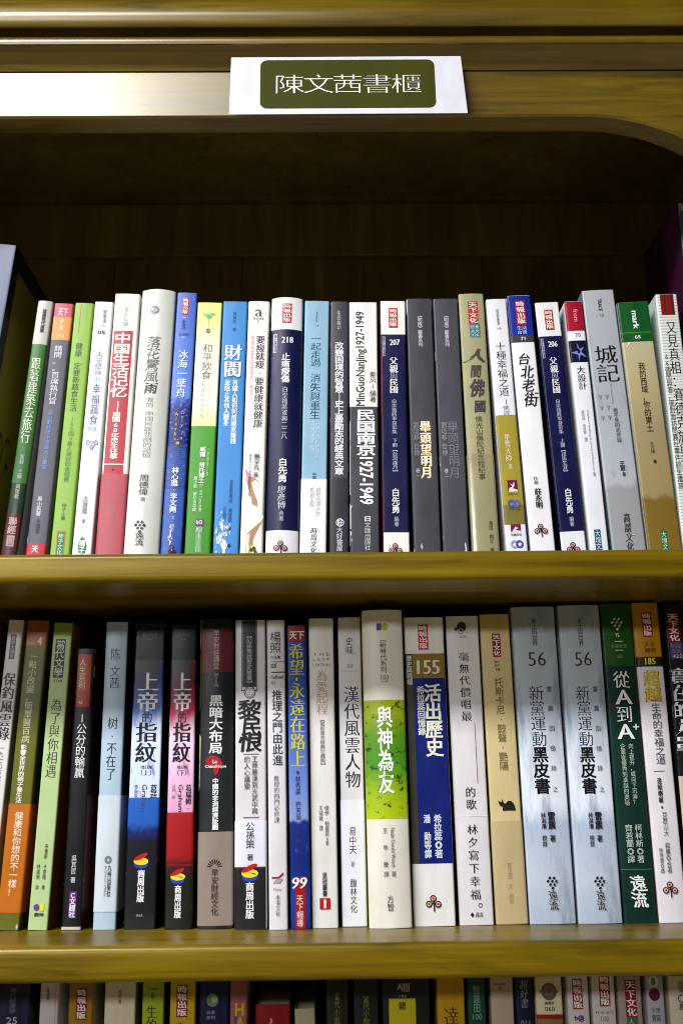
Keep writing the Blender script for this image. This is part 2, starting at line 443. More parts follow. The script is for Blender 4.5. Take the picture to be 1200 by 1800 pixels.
def tree(u, y0, y1):
    """publisher's mark of three ringed dots on a curling stem"""
    def f(b):
        zt, zb = b.s_of(y0), b.s_of(y1); h = zt-zb; cx = (u-.5)*b.w; r = h*.21
        for dx, zz in ((-.03, zt-r), (-.31, zt-h*.55), (.27, zt-h*.57)):
            disc(b, cx+dx*h, zz, r, r, '#2a2338', hole=.70); disc(b, cx+dx*h, zz, r*.6, r*.6, '#dfb4a6', n=14); disc(b, cx+dx*h, zz, r*.36, r*.36, '#c8402f', n=10)
        b.add([(cx-.03*h, zb), (cx+.05*h, zb), (cx+.05*h, zt-h*.42), (cx-.03*h, zt-h*.42)], [(0, 1, 2, 3)], '#2a2338', lift=b.tlift)
        b.add([(cx-.12*h, zt-h*.52), (cx-.06*h, zt-h*.56), (cx+.1*h, zt-h*.32), (cx+.04*h, zt-h*.30)], [(0, 1, 2, 3)], '#2a2338', lift=b.tlift)
    return f
def label(y0, y1, u0, u1, txt, m='#b8282e'):
    a, c = P(y0, y1, m, u0, u1), T(txt, (u0+u1)/2, y0+1.5, y1-1.5, (u1-u0)*.78, '#f3efe8', 'K', .9, -.12)
    def f(b): a(b); c(b)
    return f
def diamonds(u, y0, y1, m):
    """mark of eight slanted blocks in a lozenge"""
    def f(b):
        zt, zb = b.s_of(y0), b.s_of(y1); h = zt-zb; cx = (u-.5)*b.w; cz = (zt+zb)/2
        for i in range(3):
            for j in range(3):
                if (i, j) == (0, 2): continue
                ox = cx+(i-1)*h*.16+(j-1)*h*.15; oz = cz+(i-1)*h*-.24+(j-1)*h*.23
                b.add([(ox-.125*h, oz-.055*h), (ox+.02*h, oz-.10*h), (ox+.125*h, oz+.055*h), (ox-.02*h, oz+.10*h)], [(0, 1, 2, 3)], m, lift=b.tlift)
    return f
def discs3(u, y0, y1):
    """mark of three stacked ovals, red, yellow and blue"""
    def f(b):
        zt, zb = b.s_of(y0), b.s_of(y1); h = zt-zb; cx = (u-.5)*b.w
        disc(b, cx, zb+h*.27, h*.47, h*.26, '#2d55b8'); disc(b, cx, zb+h*.48, h*.5, h*.24, '#f0dc20'); disc(b, cx-.02*h, zb+h*.78, h*.5, h*.15, '#c8281e', rot=.45)
    return f
def fan(u, y, rpx, m):
    def f(b):
        k = (b.Y+DF)/F_PX; cx, cz, r = (u-.5)*b.w, b.s_of(y), rpx*k
        for i in range(9):
            a = math.radians(8+i*20.5); d = .10
            b.add([(cx+r*.42*math.cos(a-d), cz+r*.42*math.sin(a-d)), (cx+r*math.cos(a-d), cz+r*math.sin(a-d)), (cx+r*math.cos(a+d), cz+r*math.sin(a+d)), (cx+r*.42*math.cos(a+d), cz+r*.42*math.sin(a+d))], [(0, 1, 2, 3)], m)
    return f
def many(*fs):
    def f(b):
        for q in fs: q(b)
    return f
def scuff(u, y, n, spread, m='#eef2f6', seed=1):
    """rubbed, flaking patch"""
    def f(b):
        rnd = random.Random(seed); k = (b.Y+DF)/F_PX; cx, cz = (u-.5)*b.w, b.s_of(y)
        for _ in range(max(4, n//2)):
            x, z = cx+rnd.gauss(0, spread*.22)*k, cz+rnd.gauss(0, spread*.8)*k; r = rnd.uniform(.5, 2.6)*k; q = 9; st = rnd.uniform(1.6, 4.5)
            rr = [(x+r*rnd.uniform(.3, 1)*math.cos(6.283*i/q), z+st*r*rnd.uniform(.35, 1)*math.sin(6.283*i/q)) for i in range(q)]
            if min(p[1] for p in rr) > 0: b.add(rr, [tuple(range(q))], m)
            b.off -= .000028
    return f
def SIDE(pts, m, sgn=1):
    """polygon on a board of the cover: corners are (metres behind the spine, metres below the top)"""
    def f(b):
        k = len(b.V); off = b.off; b.off += .00004; x = sgn*(b.w/2+off)
        for (d, t) in pts: b.V.append((x, d, b.h-t)); b.UV.append((d/b.depth, 1-t/b.h))
        ix = tuple(range(k, k+len(pts)))
        ar = sum(pts[i][0]*-pts[(i+1) % len(pts)][1]+pts[(i+1) % len(pts)][0]*pts[i][1] for i in range(len(pts)))
        b.F.append(ix if ar*sgn > 0 else tuple(reversed(ix))); b.MI.append(b.mat_i(m))
    return f
# ------------------------------------------------------------------ bookcase
XL, XR, YB = -.374, .334, .252
ZC = at(600, 345, YB)[1]                       # roof of the top compartment
YH = -.012                                     # face of the header board
case = empty('bookcase', (0, .1, Z3T-.05), 'varnished yellow oak bookcase with moulded cornice and arched header board', 'bookcase')
case_inv = Matrix.Translation(-Vector((0, .1, Z3T-.05)))
def part(name, vf, m, smooth=None):
    o = mesh_obj(name, [tuple(case_inv @ Vector(v)) for v in vf[0]], vf[1], m, None, case, smooth=smooth); return o
for zt, zb in ((Z1T, Z1B), (Z2T, Z2B), (Z3T, Z3T-.02)):
    part('shelf', box(XL+.001, XR-.001, 0, YB-.001, zb, zt, .0042), OAK, .5)
ZLO = Z3T-.05
part('side_panel', box(XL-.02, XL, .008, YB, ZLO, ZC), OAK_UP); part('side_panel', box(XR, XR+.02, .008, YB, ZLO, ZC), OAK_UP)
# back: upright boards with open seams
xs = [XL-.02] + [at(x, 500, YB)[0] for x in (200, 425, 640, 850, 1060)] + [XR+.02]
part('back_panel', join(*[box(a+.0003, c-.0003, YB+.001, YB+.012, ZLO, ZC+.02) for a, c in zip(xs[:-1], xs[1:])], box(XL-.02, XR+.02, YB+.013, YB+.018, ZLO, ZC+.02)), OAK_BACK)
zr = at(600, 447, YB-.01)[1]
part('back_rail', join(box(XL, XR, YB-.008, YB, zr, ZC-.012, .002)), OAK_BACK, .5)
part('top_panel', box(XL-.02, XR+.02, .008, YB+.018, ZC, ZC+.018), OAK_BACK)
# header board with an arched end to either side
zh0, zh1 = at(600, 205, YH)[1], at(600, 124, YH)[1]
def header():
    n = 24; r = .13/1.5; e = .118; pl = []
    xi0, xi1 = XL+.004, XR-.016
    pl += [(xi0-.06, ZLO), (xi0, ZLO)]
    for k in range(n+1):
        a = math.pi/2*k/n; pl.append((xi0+r*1.5*(1-math.cos(a)), zh0-e*(1-math.sin(a))))
    for k in range(n, -1, -1):
        a = math.pi/2*k/n; pl.append((xi1-r*1.5*(1-math.cos(a)), zh0-e*(1-math.sin(a))))
    pl += [(xi1, ZLO), (xi1+.06, ZLO), (xi1+.06, zh1), (xi0-.06, zh1)]
    n = len(pl); c = .0015
    V = [(x, YH+c, z) for x, z in pl]+[(x, YH+.019, z) for x, z in pl]
    # a small arris along the front: inset copy
    q = []
    for i in range(n):
        (x0, z0), (x1, z1), (x2, z2) = pl[i-1], pl[i], pl[(i+1) % n]
        n1 = Vector((-(z1-z0), x1-x0)).normalized(); n2 = Vector((-(z2-z1), x2-x1)).normalized(); m = (n1+n2)
        m = m/max(.5, 1+n1.dot(n2)); q.append((x1+m.x*c, z1+m.y*c))
    V += [(x, YH, z) for x, z in q]
    Fc = [tuple(range(2*n, 3*n)), tuple(range(2*n-1, n-1, -1))]
    for i in range(n):
        j = (i+1) % n; Fc.append((i, n+i, n+j, j)); Fc.append((2*n+i, i, j, 2*n+j))
    return V, Fc
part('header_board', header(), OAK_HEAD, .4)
# cornice: cove, thin bead, groove and a heavy bead, run across the front
def cornice():
    pr = [(.03, at(600, 124, YH)[1]+.0003), (YH+.0002, at(600, 124, YH)[1]+.0003)]
    for k in range(1, 7):
        t = k/6; yy = YH-.0105*(t**1.3); pr.append((yy, at(600, 124-46*t, yy)[1]))
    def zz(y, d): return at(600, y, YH-d)[1]
    # thin bead with a flattened face, groove, then the heavy flat-faced moulding that rolls back at its top
    pr += [(YH-d, zz(y, d)) for y, d in [(78.4,0.012),(77.6,0.0135),(76,0.0142),(73,0.0145),(69,0.01475),(66.8,0.0146),(65.2,0.0138),(64.3,0.0125),(63.5,0.0085),(50,0.0085),(49.2,0.0125),(48.2,0.0155),(46.5,0.0172),(44,0.0181),(40,0.0189),(34,0.0197),(28,0.0203),(23,0.0206),(18,0.0205),(12,0.0198),(5,0.018),(-3,0.015)]]
    yy = YH-.010; z9 = pr[-1][1]
    pr += [(yy, z9+.004), (YH-.03, z9+.010), (YH-.045, z9+.03), (YH-.045, z9+.06), (.03, z9+.06)]
    return extrude_x(pr, XL-.09, XR+.09)
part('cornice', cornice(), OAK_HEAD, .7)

# ------------------------------------------------------------------ paper sign on the header
def sign():
    YT, YBm = YH-.0078, YH-.0125
    c = [at(402.5, 201, YBm), at(821.5, 198.5, YBm), at(809, 98.5, YT), at(406.5, 101, YT)]
    P3 = [Vector((p[0], y, p[1])) for p, y in zip(c, (YBm, YBm, YT, YT))]
    ctr = (P3[0]+P3[1])/2
    root = empty('shelf_sign', ctr, 'white paper sign with olive green plate and white writing on the header board', 'sign')
    ex = (P3[1]-P3[0]).normalized(); ez = (P3[3]-P3[0]); ez = (ez-ex*ez.dot(ex)).normalized(); ey = ez.cross(ex)   # ey points into the case
    loc = [((p-ctr).dot(ex), (p-ctr).dot(ez)) for p in P3]
    def W(x, z, d): v = ex*x+ez*z+ey*d; return (v.x, v.y, v.z)
    V = [W(x, z, 0) for x, z in loc]+[W(x, z, .0005) for x, z in loc]
    mesh_obj('paper', V, [(0, 1, 2, 3), (7, 6, 5, 4), (0, 4, 5, 1), (1, 5, 6, 2), (2, 6, 7, 3), (3, 7, 4, 0)], paper('#e0dfe6', .6, None, .15), None, root)
    sc = (loc[1][0]-loc[0][0])/419.0
    def px(x, y): return (x-612)*sc, (200-y)/100.5*loc[2][1]
    r = 13*sc; x0, z0 = px(456.5, 190.5); x1, z1 = px(767, 105.5); pl = []
    for (cx, cz, a0) in ((x1-r, z0+r, -90), (x1-r, z1-r, 0), (x0+r, z1-r, 90), (x0+r, z0+r, 180)):
        for k in range(9): a = math.radians(a0+90*k/8); pl.append((cx+r*math.cos(a), cz+r*math.sin(a)))
    mesh_obj('name_plate', [W(x, z, -.0002) for x, z in pl], [tuple(range(len(pl)))], paper('#4c4c08', .6, None, .12), None, root)
    V, Fc = [], []
    for i, ch in enumerate('陳文茜書櫃'):
        v, f = em_glyph(ch, 'h'); k = len(V); cx, cz = px(508+i*52, 149.5)
        V += [W(cx+x*50*sc*1.05, cz+y*40*sc*1.05, -.0005) for x, y in v]; Fc += [tuple(j+k for j in q) for q in f]
    mesh_obj('lettering', V, Fc, paper('#f2f2e6', .4), None, root)
sign()
# ------------------------------------------------------------------ cover pictures
picture('ice', [(0, '#3c5fae'), (.30, '#4468b4'), (.35, '#1f3a86'), (.42, '#2b4a94'), (.50, '#1c2f7a'), (.57, '#33529e'), (.61, '#6f92dc'), (1, '#5572c4')], .03, 6, '#a9bce8', .60, .74, 6, 2.2)
picture('streaks', [(0, '#34569c'), (.5, '#3a5ca2'), (1, '#2c4a92')], .05, 3, '#8fa8da', .56, .68, 3, 6)
picture('floe', [(0, '#1b2f7c'), (.8, '#22388c'), (1, '#5a7cc8')], .25, 4, '#b4c4ec', .56, .70, 4.5, 1.2)
picture('cream_fade', [(0, '#f7f3a4'), (.2, '#fbfae6'), (.6, '#f9f8dc'), (.85, '#f5f1a0'), (1, '#f3ee92')], .03, 2)
picture('greens', [(0, '#4c962a'), (.5, '#58a037'), (1, '#5ea642')], .06, 3)
picture('sand', [(0, '#8e7634'), (.24, '#8a7230'), (.262, '#a8976a'), (.5, '#ac9d78'), (.7, '#bfb48c'), (1, '#cec8b0')], .035, 3.5, '#8f7c56', .60, .75, 5, .8)
picture('mist', [(0, '#a9abad'), (.27, '#a6a8aa'), (.29, '#bdc1c6'), (.6, '#b4b9c0'), (1, '#b9bcc0')], .02, 3, '#98a0a8', .56, .72, 5, .6)
picture('smoke', [(0, '#b4bfcb'), (.12, '#c6ced8'), (.3, '#b9c6d8'), (.36, '#e8eef6'), (.5, '#dfe7f0'), (.62, '#bcc6d0'), (1, '#a9b2ba')], .12, 2.6, '#7d8ca0', .50, .70, 2.0, .35)
picture('sky_blue', [(0, '#d2def6'), (.55, '#dce5fa'), (.68, '#5a7cc4'), (.82, '#1c2f6a'), (.95, '#3c3d44'), (1, '#3c3c3e')], .16, 2.6, '#2c56b8', .54, .70, 3, .5)
picture('sky_red', [(0, '#e0a4c8'), (.5, '#ecd6ea'), (.66, '#c03a5c'), (.80, '#5a1c2c'), (.94, '#403c3c'), (1, '#3c3a3a')], .16, 2.6, '#b02c5c', .54, .70, 3, .5)
picture('band_blue', [(0, '#202126'), (.62, '#1d1e2c'), (.70, '#1a2c70'), (.78, '#2a66b8'), (1, '#2e6cbc')], .07, 5)
picture('band_red', [(0, '#26241e'), (.44, '#2b2920'), (.55, '#5c1a1a'), (.62, '#a81f20'), (1, '#b02424')], .06, 5)
picture('sea', [(0, '#152f80'), (.08, '#23489c'), (.2, '#16307f'), (.335, '#1a3688'), (.345, '#8fa2d4'), (.45, '#7b93d0'), (.7, '#3a5cb4'), (1, '#1c3a9c')], .015, 3, '#a9b6e0', .62, .74, 4, 1)
picture('leaves', [(0, '#b9c81e'), (.2, '#a4bf22'), (.45, '#4f9a2e'), (.7, '#6a9a28'), (1, '#a8ae1e')], .14, 4, '#2a4210', .56, .62, 4.2, 1)
picture('flame', [(0, '#a8301c'), (.5, '#b85420'), (1, '#a83024')], .3, 4, '#d08a30', .58, .7, 5, 1)
picture('nebula', [(0, '#16162a'), (.5, '#1c1c34'), (1, '#181824')], .2, 4, '#3c4a9c', .55, .7, 4, 1)
picture('album_grey', [(0, '#505468'), (.5, '#636a80'), (1, '#757c94')], .1, 4)
picture('album_art', [(0, '#8a8a22'), (.5, '#8f8a20'), (.8, '#7a7424'), (1, '#4a461c')], .05, 3)
def lined():
    m, nt, b = new_mat('lined_card'); N, L = nt.nodes, nt.links
    tc = N.new('ShaderNodeTexCoord'); wv = N.new('ShaderNodeTexWave'); wv.bands_direction = 'Z'; wv.inputs['Scale'].default_value = 130
    L.new(tc.outputs['Object'], wv.inputs[0]); rp = N.new('ShaderNodeValToRGB'); L.new(wv.outputs[0], rp.inputs[0])
    rp.color_ramp.elements[0].color = rgba('#b4bab4'); rp.color_ramp.elements[1].color = rgba('#e4e8e2'); rp.color_ramp.elements[1].position = .45
    L.new(rp.outputs[0], b.inputs['Base Color']); b.inputs['Roughness'].default_value = .45; MATS['lined'] = m
lined()

WH, BK, RED = '#f0eff2', '#26262c', '#b8282e'
U = []
def book(*a, **k): U.append(Book(*a, **k))

# ---- upper shelf -------------------------------------------------
bam = [[(.030, .235), (.032, .235), (.046, .15), (.0445, .15)], [(.046, .26), (.048, .26), (.052, .17), (.0508, .17)], [(.0445, .15), (.052, .138), (.062, .142), (.052, .143)], [(.044, .152), (.036, .140), (.030, .144), (.037, .145)], [(.0508, .17), (.058, .158), (.066, .163), (.058, .163)], [(.04, .19), (.030, .182), (.022, .188), (.031, .188)], [(.05, .175), (.044, .162), (.038, .158), (.045, .166)], [(.036, .215), (.026, .205), (.018, .21), (.027, .211)]]
book('U', 'big lavender grey album with black edges and olive bamboo side, far left of upper shelf', -62, 37, 432, -150, -69, 968, '#17181a', dy=-.004, depth=.20, thick=.003, name='album', cat='album', bulge=0,
     items=[P(None, None, 'album_grey', 0, .985), SIDE([(.012, .016), (.150, .016), (.150, .27), (.012, .27)], 'album_art')] + [SIDE(q, '#2c2a14') for q in bam])
book('U', 'dark green paperback with pale grey top and maroon label at its foot', 67, 95, 531, 3, 31, 968, '#27402a', side='#b8b6b0', bulge=.0012, wear=4, items=[
     P(None, 606, '#c9c5be'), P(606, 850, '#45743a', 0, 1), P(606, 760, '#4a7c3c', 0, 1), T('認識現代建築', .55, 545, 586, .24, '#2c2c30', 'b'), T('跟著建築去旅行', .5, 630, 780, .56, '#d4dfc6', 'k', 1, -.1),
     T('焦毅 主編 黃建敏', .5, 800, 878, .27, '#b9c4ae'), P(902, None, '#5c2a30', .04, .92), T('聯經', .5, 910, 940, .5, '#c9a8a0', 'K'), G([(.28, 942), (.75, 942), (.75, 961), (.28, 961)], '#b99a92'), G([(.34, 944.5), (.69, 944.5), (.69, 958.5), (.34, 958.5)], '#5c2a30'), T('圖', .52, 944, 959, .36, '#b99a92', 'b')])
book('U', 'slate grey paperback with pink and orange patches at its top and red foot', 97, 130, 535, 46, 82, 968, '#65656f', side='#8a8a92', items=[
     P(None, 557.5, '#cf5f6a'), P(557.5, 598, '#dd9e58'), H('天下', .5, 543, 556, .5, WH, 'K'), T('會館', .5, 561, 582, .22, '#fbe9c8', 's'), H('394', .5, 588, 595, .4, '#fbe9c8'),
     T('請問。。首席執行官', .48, 608, 712, .40, '#e6e6ee', 's'), T('吳小莉訪談中國最大企業家', .45, 722, 826, .24, '#92a2e2', 's'), T('吳小莉著', .42, 873, 908, .24, '#e6e6ee'), T('中國策', .45, 912, 938, .2, '#3c3c44'),
     G([(0, 942), (1, 955), (1, 957), (0, 957)], '#d9d9ec'), P(956, None, '#bf3340'), H('天', .45, 960, 972, .34, WH, 'K')])
book('U', 'lime green paperback with a thin red line at top and boxed name at foot', 133, 165, 534, 88.5, 123, 968, '#98be54', items=[
     P(535, 586, '#c25a44', .32, .36), T('健康', .45, 603, 628, .36, '#3c5420', 'k'), T('定要新蔬食生活', .45, 638, 724, .36, '#44602a', 'k'), T('120個V星人美好飲食絕景', .47, 732, 848, .3, '#6a9640', 's'),
     T('柿子小著', .5, 885, 915, .22, '#3f6a22'), P(933, None, '#c08a3c', .26, .72), P(936, None, '#2c8058', .31, .67), T('柿子文化', .49, 938, 976, .26, '#cfe6d0', 's')])
book('U', 'white paperback with pale violet writing, tiny animal face and green leaf mark at foot', 167, 201, 532, 127.5, 162, 968, WH, bulge=.0005, side='#e0e0e6', items=[
     T('健康達人', .6, 545, 576, .18, '#8a8a92'), H('05', .5, 581.5, 588, .4, BK, 'b'), T('古露露', .5, 618, 660, .36, '#8e98be', 't'), T('的', .5, 662, 673, .28, '#a9c4e6', 't'), T('幸福蔬食', .5, 675, 748, .42, '#7c86a8', 'm'),
     H('物語', .45, 750, 758, .5, '#a4bce0', 's'), D(.32, 778, 4.2, '#a9a4c8', .62), D(.72, 778, 4.2, '#a9a4c8', .62), G([(.34, 776), (.7, 776), (.66, 784), (.56, 791), (.47, 791), (.38, 784)], '#b4b0cc'), D(.45, 782, 1.6, '#f0f0f6'), D(.6, 782, 1.6, '#f0f0f6'),
     T('古露露', .46, 872, 904, .26, '#6c6c80'), T('著', .46, 912, 920, .18, '#7c7c90'), G([(.34, 972), (.3, 958), (.38, 948), (.46, 944), (.58, 947), (.7, 958), (.66, 972)], '#2f9050'), T('橘子', .5, 950, 974, .28, WH, 'K')])
book('U', 'cream paperback with red title panel and plain rose pink belly band', 203, 247, 518, 167, 217, 968, '#f2ede0', items=[
     P(582, None, '#bf4853', .07, .83), T('主人公編', .5, 540, 574, .2, '#b4bac2'), T('中国生活记忆', .44, 586, 700, .62, '#f8f2e8', 'b'), G([(.42, 706), (.47, 706), (.47, 725), (.42, 725)], '#f4e6dc'), T('建国60年民生往事', .42, 725, 808, .30, '#f8f2e8', 'K'),
     P(815.5, 817.5, '#f4e2dc', .07, .83), D(.42, 825, 2.5, '#8a3a40'), band(833, None, '#bd6269')])
book('U', 'thick round backed pale grey book with grey globe and hollow brush title', 250, 310, 514, 216, 281, 968, '#dddfd6', bulge=.0045, rough=.3, thick=.002, items=[
     D(.42, 549, 8.2, '#a6a8ae'), D(.46, 549, 7, '#8c9098', .6), D(.37, 548, 3, '#c6c8cc'), T('落花驚風雨', .47, 596, 696, .38, '#80827c', 's', 1, .1), T('雨', .49, 676, 695, .34, '#54544f', 's', 1, .1), T('我的', .48, 702, 720, .2, '#a0a29a', 't'), T('中國民族悲劇的記憶', .48, 726, 808, .24, '#a4a69e', 't'),
     T('周德偉', .47, 837, 874, .26, '#60605e', 's'), T('著', .47, 877, 884, .14, '#808078'), diamonds(.44, 914, 937, '#3a3a3c'), T('遠流', .45, 938, 962, .22, '#40403e', 'k', 1, -.15)])
book('U', 'blue paperback with a red top label and icy sea picture below its white title', 312, 348, 516, 281, 321, 968, '#4866ba', rough=.34, bulge=.0006, side='#27397a', items=[
     P(None, None, 'ice'), P(700, 780, 'floe'), P(784, 860, 'streaks'), label(524, 554, .30, .62, '時報出版'), P(558, 559.5, '#c6d2f2', .35, .5), T('生活', .42, 563, 580, .2, '#2e468c'), H('台灣紀', .45, 586, 591, .5, '#2e468c'), P(593, 594.2, '#e6ecfb', .35, .52), T('冰海一葉舟', .5, 616, 700, .46, '#eef2fb', 'k'), 
     T('Alaska', .36, 724, 776, .22, '#c9a850', 'b'), T('Only in', .66, 722, 774, .22, '#c9a850', 'b'), P(777, 782, '#c9b060', .42, .58), T('林心雅·李文堯', .48, 822, 902, .32, '#eaeef8', 'b'), T('文·攝影', .52, 907, 936, .16, '#c4cfee'), scuff(.42, 945, 26, 12, '#e6e8ee', 3), D(.54, 962, 3.6, '#252034'), D(.54, 962, 1.8, '#c8545c'), D(.47, 970, 3.2, '#252034'), D(.66, 970, 3.2, '#252034')])
book('U', 'pale yellow paperback with a small green plant and grass green lower half', 348, 390, 533, 321.5, 372, 968, '#5cae3a', items=[
     P(None, 749, 'cream_fade'), P(749, None, 'greens'), G([(0, 746), (.3, 749), (1, 748), (1, 752), (0, 752)], '#5fae3c'), many(D(.40, 554, 7, '#a2cf90', ry=3), D(.5, 557, 6, '#84bf7c', ry=4), D(.62, 553, 6, '#9cce90', ry=3), D(.3, 552, 4, '#b4d8a4', ry=3)), P(560, 578, '#b4b890', .47, .49), D(.48, 582, 4.4, '#6a6a62'), H('心靈', .48, 580, 584, .15, '#e0e0d8'), T('和平飲食', .5, 605, 668, .38, '#8a8a7c', 'l'),
     T('全身蔬食的幸福', .38, 672, 735, .16, '#c4d4c0', 't'), T('PEACE DIET', .62, 672, 735, .08, '#e2c48c', 's'), T('威爾·塔托博士', .52, 786, 850, .22, '#f0f4e8', 'b'), R('Dr. Will Tuttle', .53, 852, 886, .12, '#d8ecc8'), T('◎著', .53, 887, 900, .12, '#d8ecc8'), T('一趟飲食之旅', .74, 786, 838, .09, '#c8e4ac'), T('蘇小歡·蔡幼貞◎譯', .30, 838, 900, .14, '#e6f2dc'), G([(.38, 913), (.68, 913), (.68, 924), (.38, 924)], '#8a3a86'), H('bO', .53, 914.5, 922, .22, WH, 'b'), T('原水文化', .53, 926, 972, .26, '#eef4e6', 'm')])
book('U', 'sky blue paperback with bold white title and flaked paint at its foot', 393, 434, 531, 372.5, 420, 968, '#5298d4', rough=.34, items=[
     T('陳無知·譯', .5, 549, 583, .14, '#2c5a8c'), T('財閥', .5, 606, 666, .74, '#2b6aa8', 'K'), T('財閥', .49, 606, 664, .68, '#f6f8fa', 'M'), T('並阻止其他人翻身', .31, 668, 749, .21, '#f2f6fa', 'b'), T('有錢人如何利用國家賺錢', .63, 668, 781, .21, '#f2f6fa', 'b'), T('克里斯蒂娅·弗里蘭', .62, 843, 919, .14, '#33699c'), T('著', .62, 926, 934, .1, '#1e3a5c', 'b'), T('沙黎', .4, 890, 915, .14, '#33699c'), scuff(.40, 930, 80, 20, '#f0f4f8', 5), scuff(.42, 962, 70, 9, '#f4f6f8', 6), scuff(.12, 945, 30, 18, '#d6e6f6', 8), D(.62, 959, 3, '#23405c')])
book('U', 'white paperback with black title, pink tan and lime shapes towards its foot', 438, 473, 531, 421, 462, 968, '#f2efea', items=[
     H('a', .5, 545, 557, .34, '#3c3c42', 't'), H('bout', .5, 557.5, 562.5, .46, '#6a6a72'), H('7', .48, 564, 569, .08, '#6a6a72'), T('要瘦就瘦·要健康就健康', .62, 591, 753, .40, '#40404a', 'm'), T('把轉食當享受瘦起來', .25, 591, 668, .14, '#f2a4ac'), T('就好了', .27, 676, 702, .14, '#f2a4ac'),
     G([(0, 824), (.14, 826), (.42, 838), (.28, 846), (0, 850)], '#e88ab4'), G([(.0, 850), (.28, 846), (.48, 838), (.72, 846), (1, 862), (1, 900), (.6, 890), (0, 872)], '#c4a284'), G([(0, 872), (.6, 888), (1, 904), (.98, 912), (.0, 914)], '#f6f4f0'), G([(0, 914), (.97, 914), (.4, 936), (0, 945)], '#d4dc1e'), G([(.97, 914), (1, 918), (1, 950), (.4, 962), (.3, 938)], '#caa488'), G([(0, 945), (.42, 936), (.42, 968), (.0, 972)], '#e8dccc'), G([(.42, 960), (1, 948), (1, 972), (.3, 972)], '#d6de20'), D(.5, 967, 3, '#5a5a1e'), D(.62, 964, 3, '#5a5a1e'), D(.68, 970, 3, '#6c6c20'), P(940, None, '#f2f0ea', .2, .26), P(940, None, '#f2f0ea', .33, .38),
     T('賴宇凡', .62, 798, 828, .24, '#42424c', 'k'), T('著', .6, 831, 840, .22, '#42424c', 'k'), T('美國NTA自然醫學營養治療', .32, 798, 873, .10, '#6a5c58')])
book('U', 'round backed navy hardcover with white ends numbered 218', 479, 531, 527, 465.5, 525, 968, WH, bulge=.0036, rough=.36, thick=.002, side='#c6ccc8', items=[
     P(582, 934, '#1d2150'), label(537, 571, .36, .66, '時報出版'), P(590, 622, '#f0f0f4', .09, .20), T('歷史與現場', .145, 591, 621, .09, '#6c7098', 'b'), H('218', .54, 595.5, 606, .38, WH, 'M'), T('止痛療傷', .5, 624, 676, .25, WH, 'b'), T('白崇禧將軍與二二八', .5, 683, 775, .17, '#d6d8e6', 'm'), T('白先勇', .48, 808, 851, .26, WH, 'b'), T('廖彥博', .47, 856, 897, .24, '#e4e6f0', 'm'), T('合著', .47, 900, 918, .14, '#c8cce0'), tree(.47, 952, 976)])
book('U', 'pale blue paperback with white belly band and thin dark blue title', 537, 579, 530, 526.5, 575, 968, '#9cc0d4', items=[
     T('生活札記', .5, 548, 567, .08, '#44647c'), H('16', .52, 571, 574, .12, '#44647c'), T('一起走過', .48, 589, 645, .40, '#2c4a66', 't'), T('消失與重生', .48, 657, 738, .40, '#2c4a66', 't'), T('一個台灣農村社區', .60, 741, 806, .14, '#dcecf4', 't'), T('震災重建紀事', .42, 741, 800, .14, '#dcecf4', 't'), T('中國', .5, 831, 843, .14, '#3c5468'), band(842, None, '#f2f2f5', items=()), T('獻給台灣人的', .68, 857, 908, .19, '#a8adc0', 't'), T('希望工程', .42, 857, 892, .17, '#a8adc0', 't'), T('時周文化', .52, 928, 974, .24, '#34343c', 'm', 1, .12)])
book('U', 'narrow dark grey paperback with bold white title and blacker band below', 581, 610, 531, 576.5, 613.5, 968, '#57535e', wear=5, items=[
     T('生命樹', .48, 547, 573, .22, '#d0cfd6'), H('21', .48, 573.5, 578.5, .2, '#d0cfd6'), T('改變困境的智慧─史上最勵志的經典文章', .5, 602, 836, .46, '#f4f2f6', 'b', 1), band(840, None, '#43434a'), D(.55, 919, 7.2, '#e8e8ec', .8), T('好', .55, 913, 925, .28, '#e8e8ec', 'b'), T('大好書屋', .53, 927, 970, .32, '#e6e6ea', 's')])
book('U', 'white topped charcoal book with tall rotated latin title and worn left edge', 614, 662, 532, 615, 667, 968, '#53535a', wear=8, items=[
     P(None, 715, '#f3f0ea'), UP('MinGuoNanJing1927-1949', .42, 548, 714, .40, '#4c4a50', 'b'), T('秦风', .82, 653, 674, .22, '#55555c'), G([(.81, 676), (.83, 676), (.83, 683), (.81, 683)], '#55555c'), T('编著', .82, 686, 708, .22, '#55555c'), T('民国南京', .57, 720, 802, .62, '#f8f7f4', 'B'), R('1927-1949', .57, 804, 887, .48, '#f8f7f4', 'B'), H('日', .60, 908, 917, .2, '#f0f0f0', 'B'), T('文匯出版社', .60, 918, 968, .2, '#d8d6da', 's'), P(740, 870, '#e6e2da', 0, .018), P(890, 930, '#e6e2da', 0, .03), G([(0, 932), (.06, 936), (.04, 944), (.07, 950), (0, 960)], '#e8e4dc'), G([(0, 885), (.07, 890), (.03, 897), (0, 903)], '#e8e4dc')])
def navy(no, sub, off=0, split=591, end=936):
    return [P(split-off, end, '#191d50'), P(split-off+4, split-off+38, '#d4d4e0', .08, .19), T('歷史與現場', .135, split-off+5, split-off+38, .09, '#4a4e80', 'b'), H(no, .56, split+9-off, split+19-off, .40, WH, 'M'), T('父親', .5, 628, 656, .30, WH, 'M'), T('與', .5, 654, 668, .30, '#b4b8d0', 't'), T('民國', .5, 666, 692, .30, WH, 'M'), T('白崇禧將軍身影集', .5, 702, 763, .18, '#c8cbe0', 'm'), T(sub, .5, 771, 834, .19, '#c8cbe0', 'm'), T('白先勇', .5, 859, 903, .28, WH, 'b'), T('編著', .52, 908, 926, .17, '#c8cbe0')]
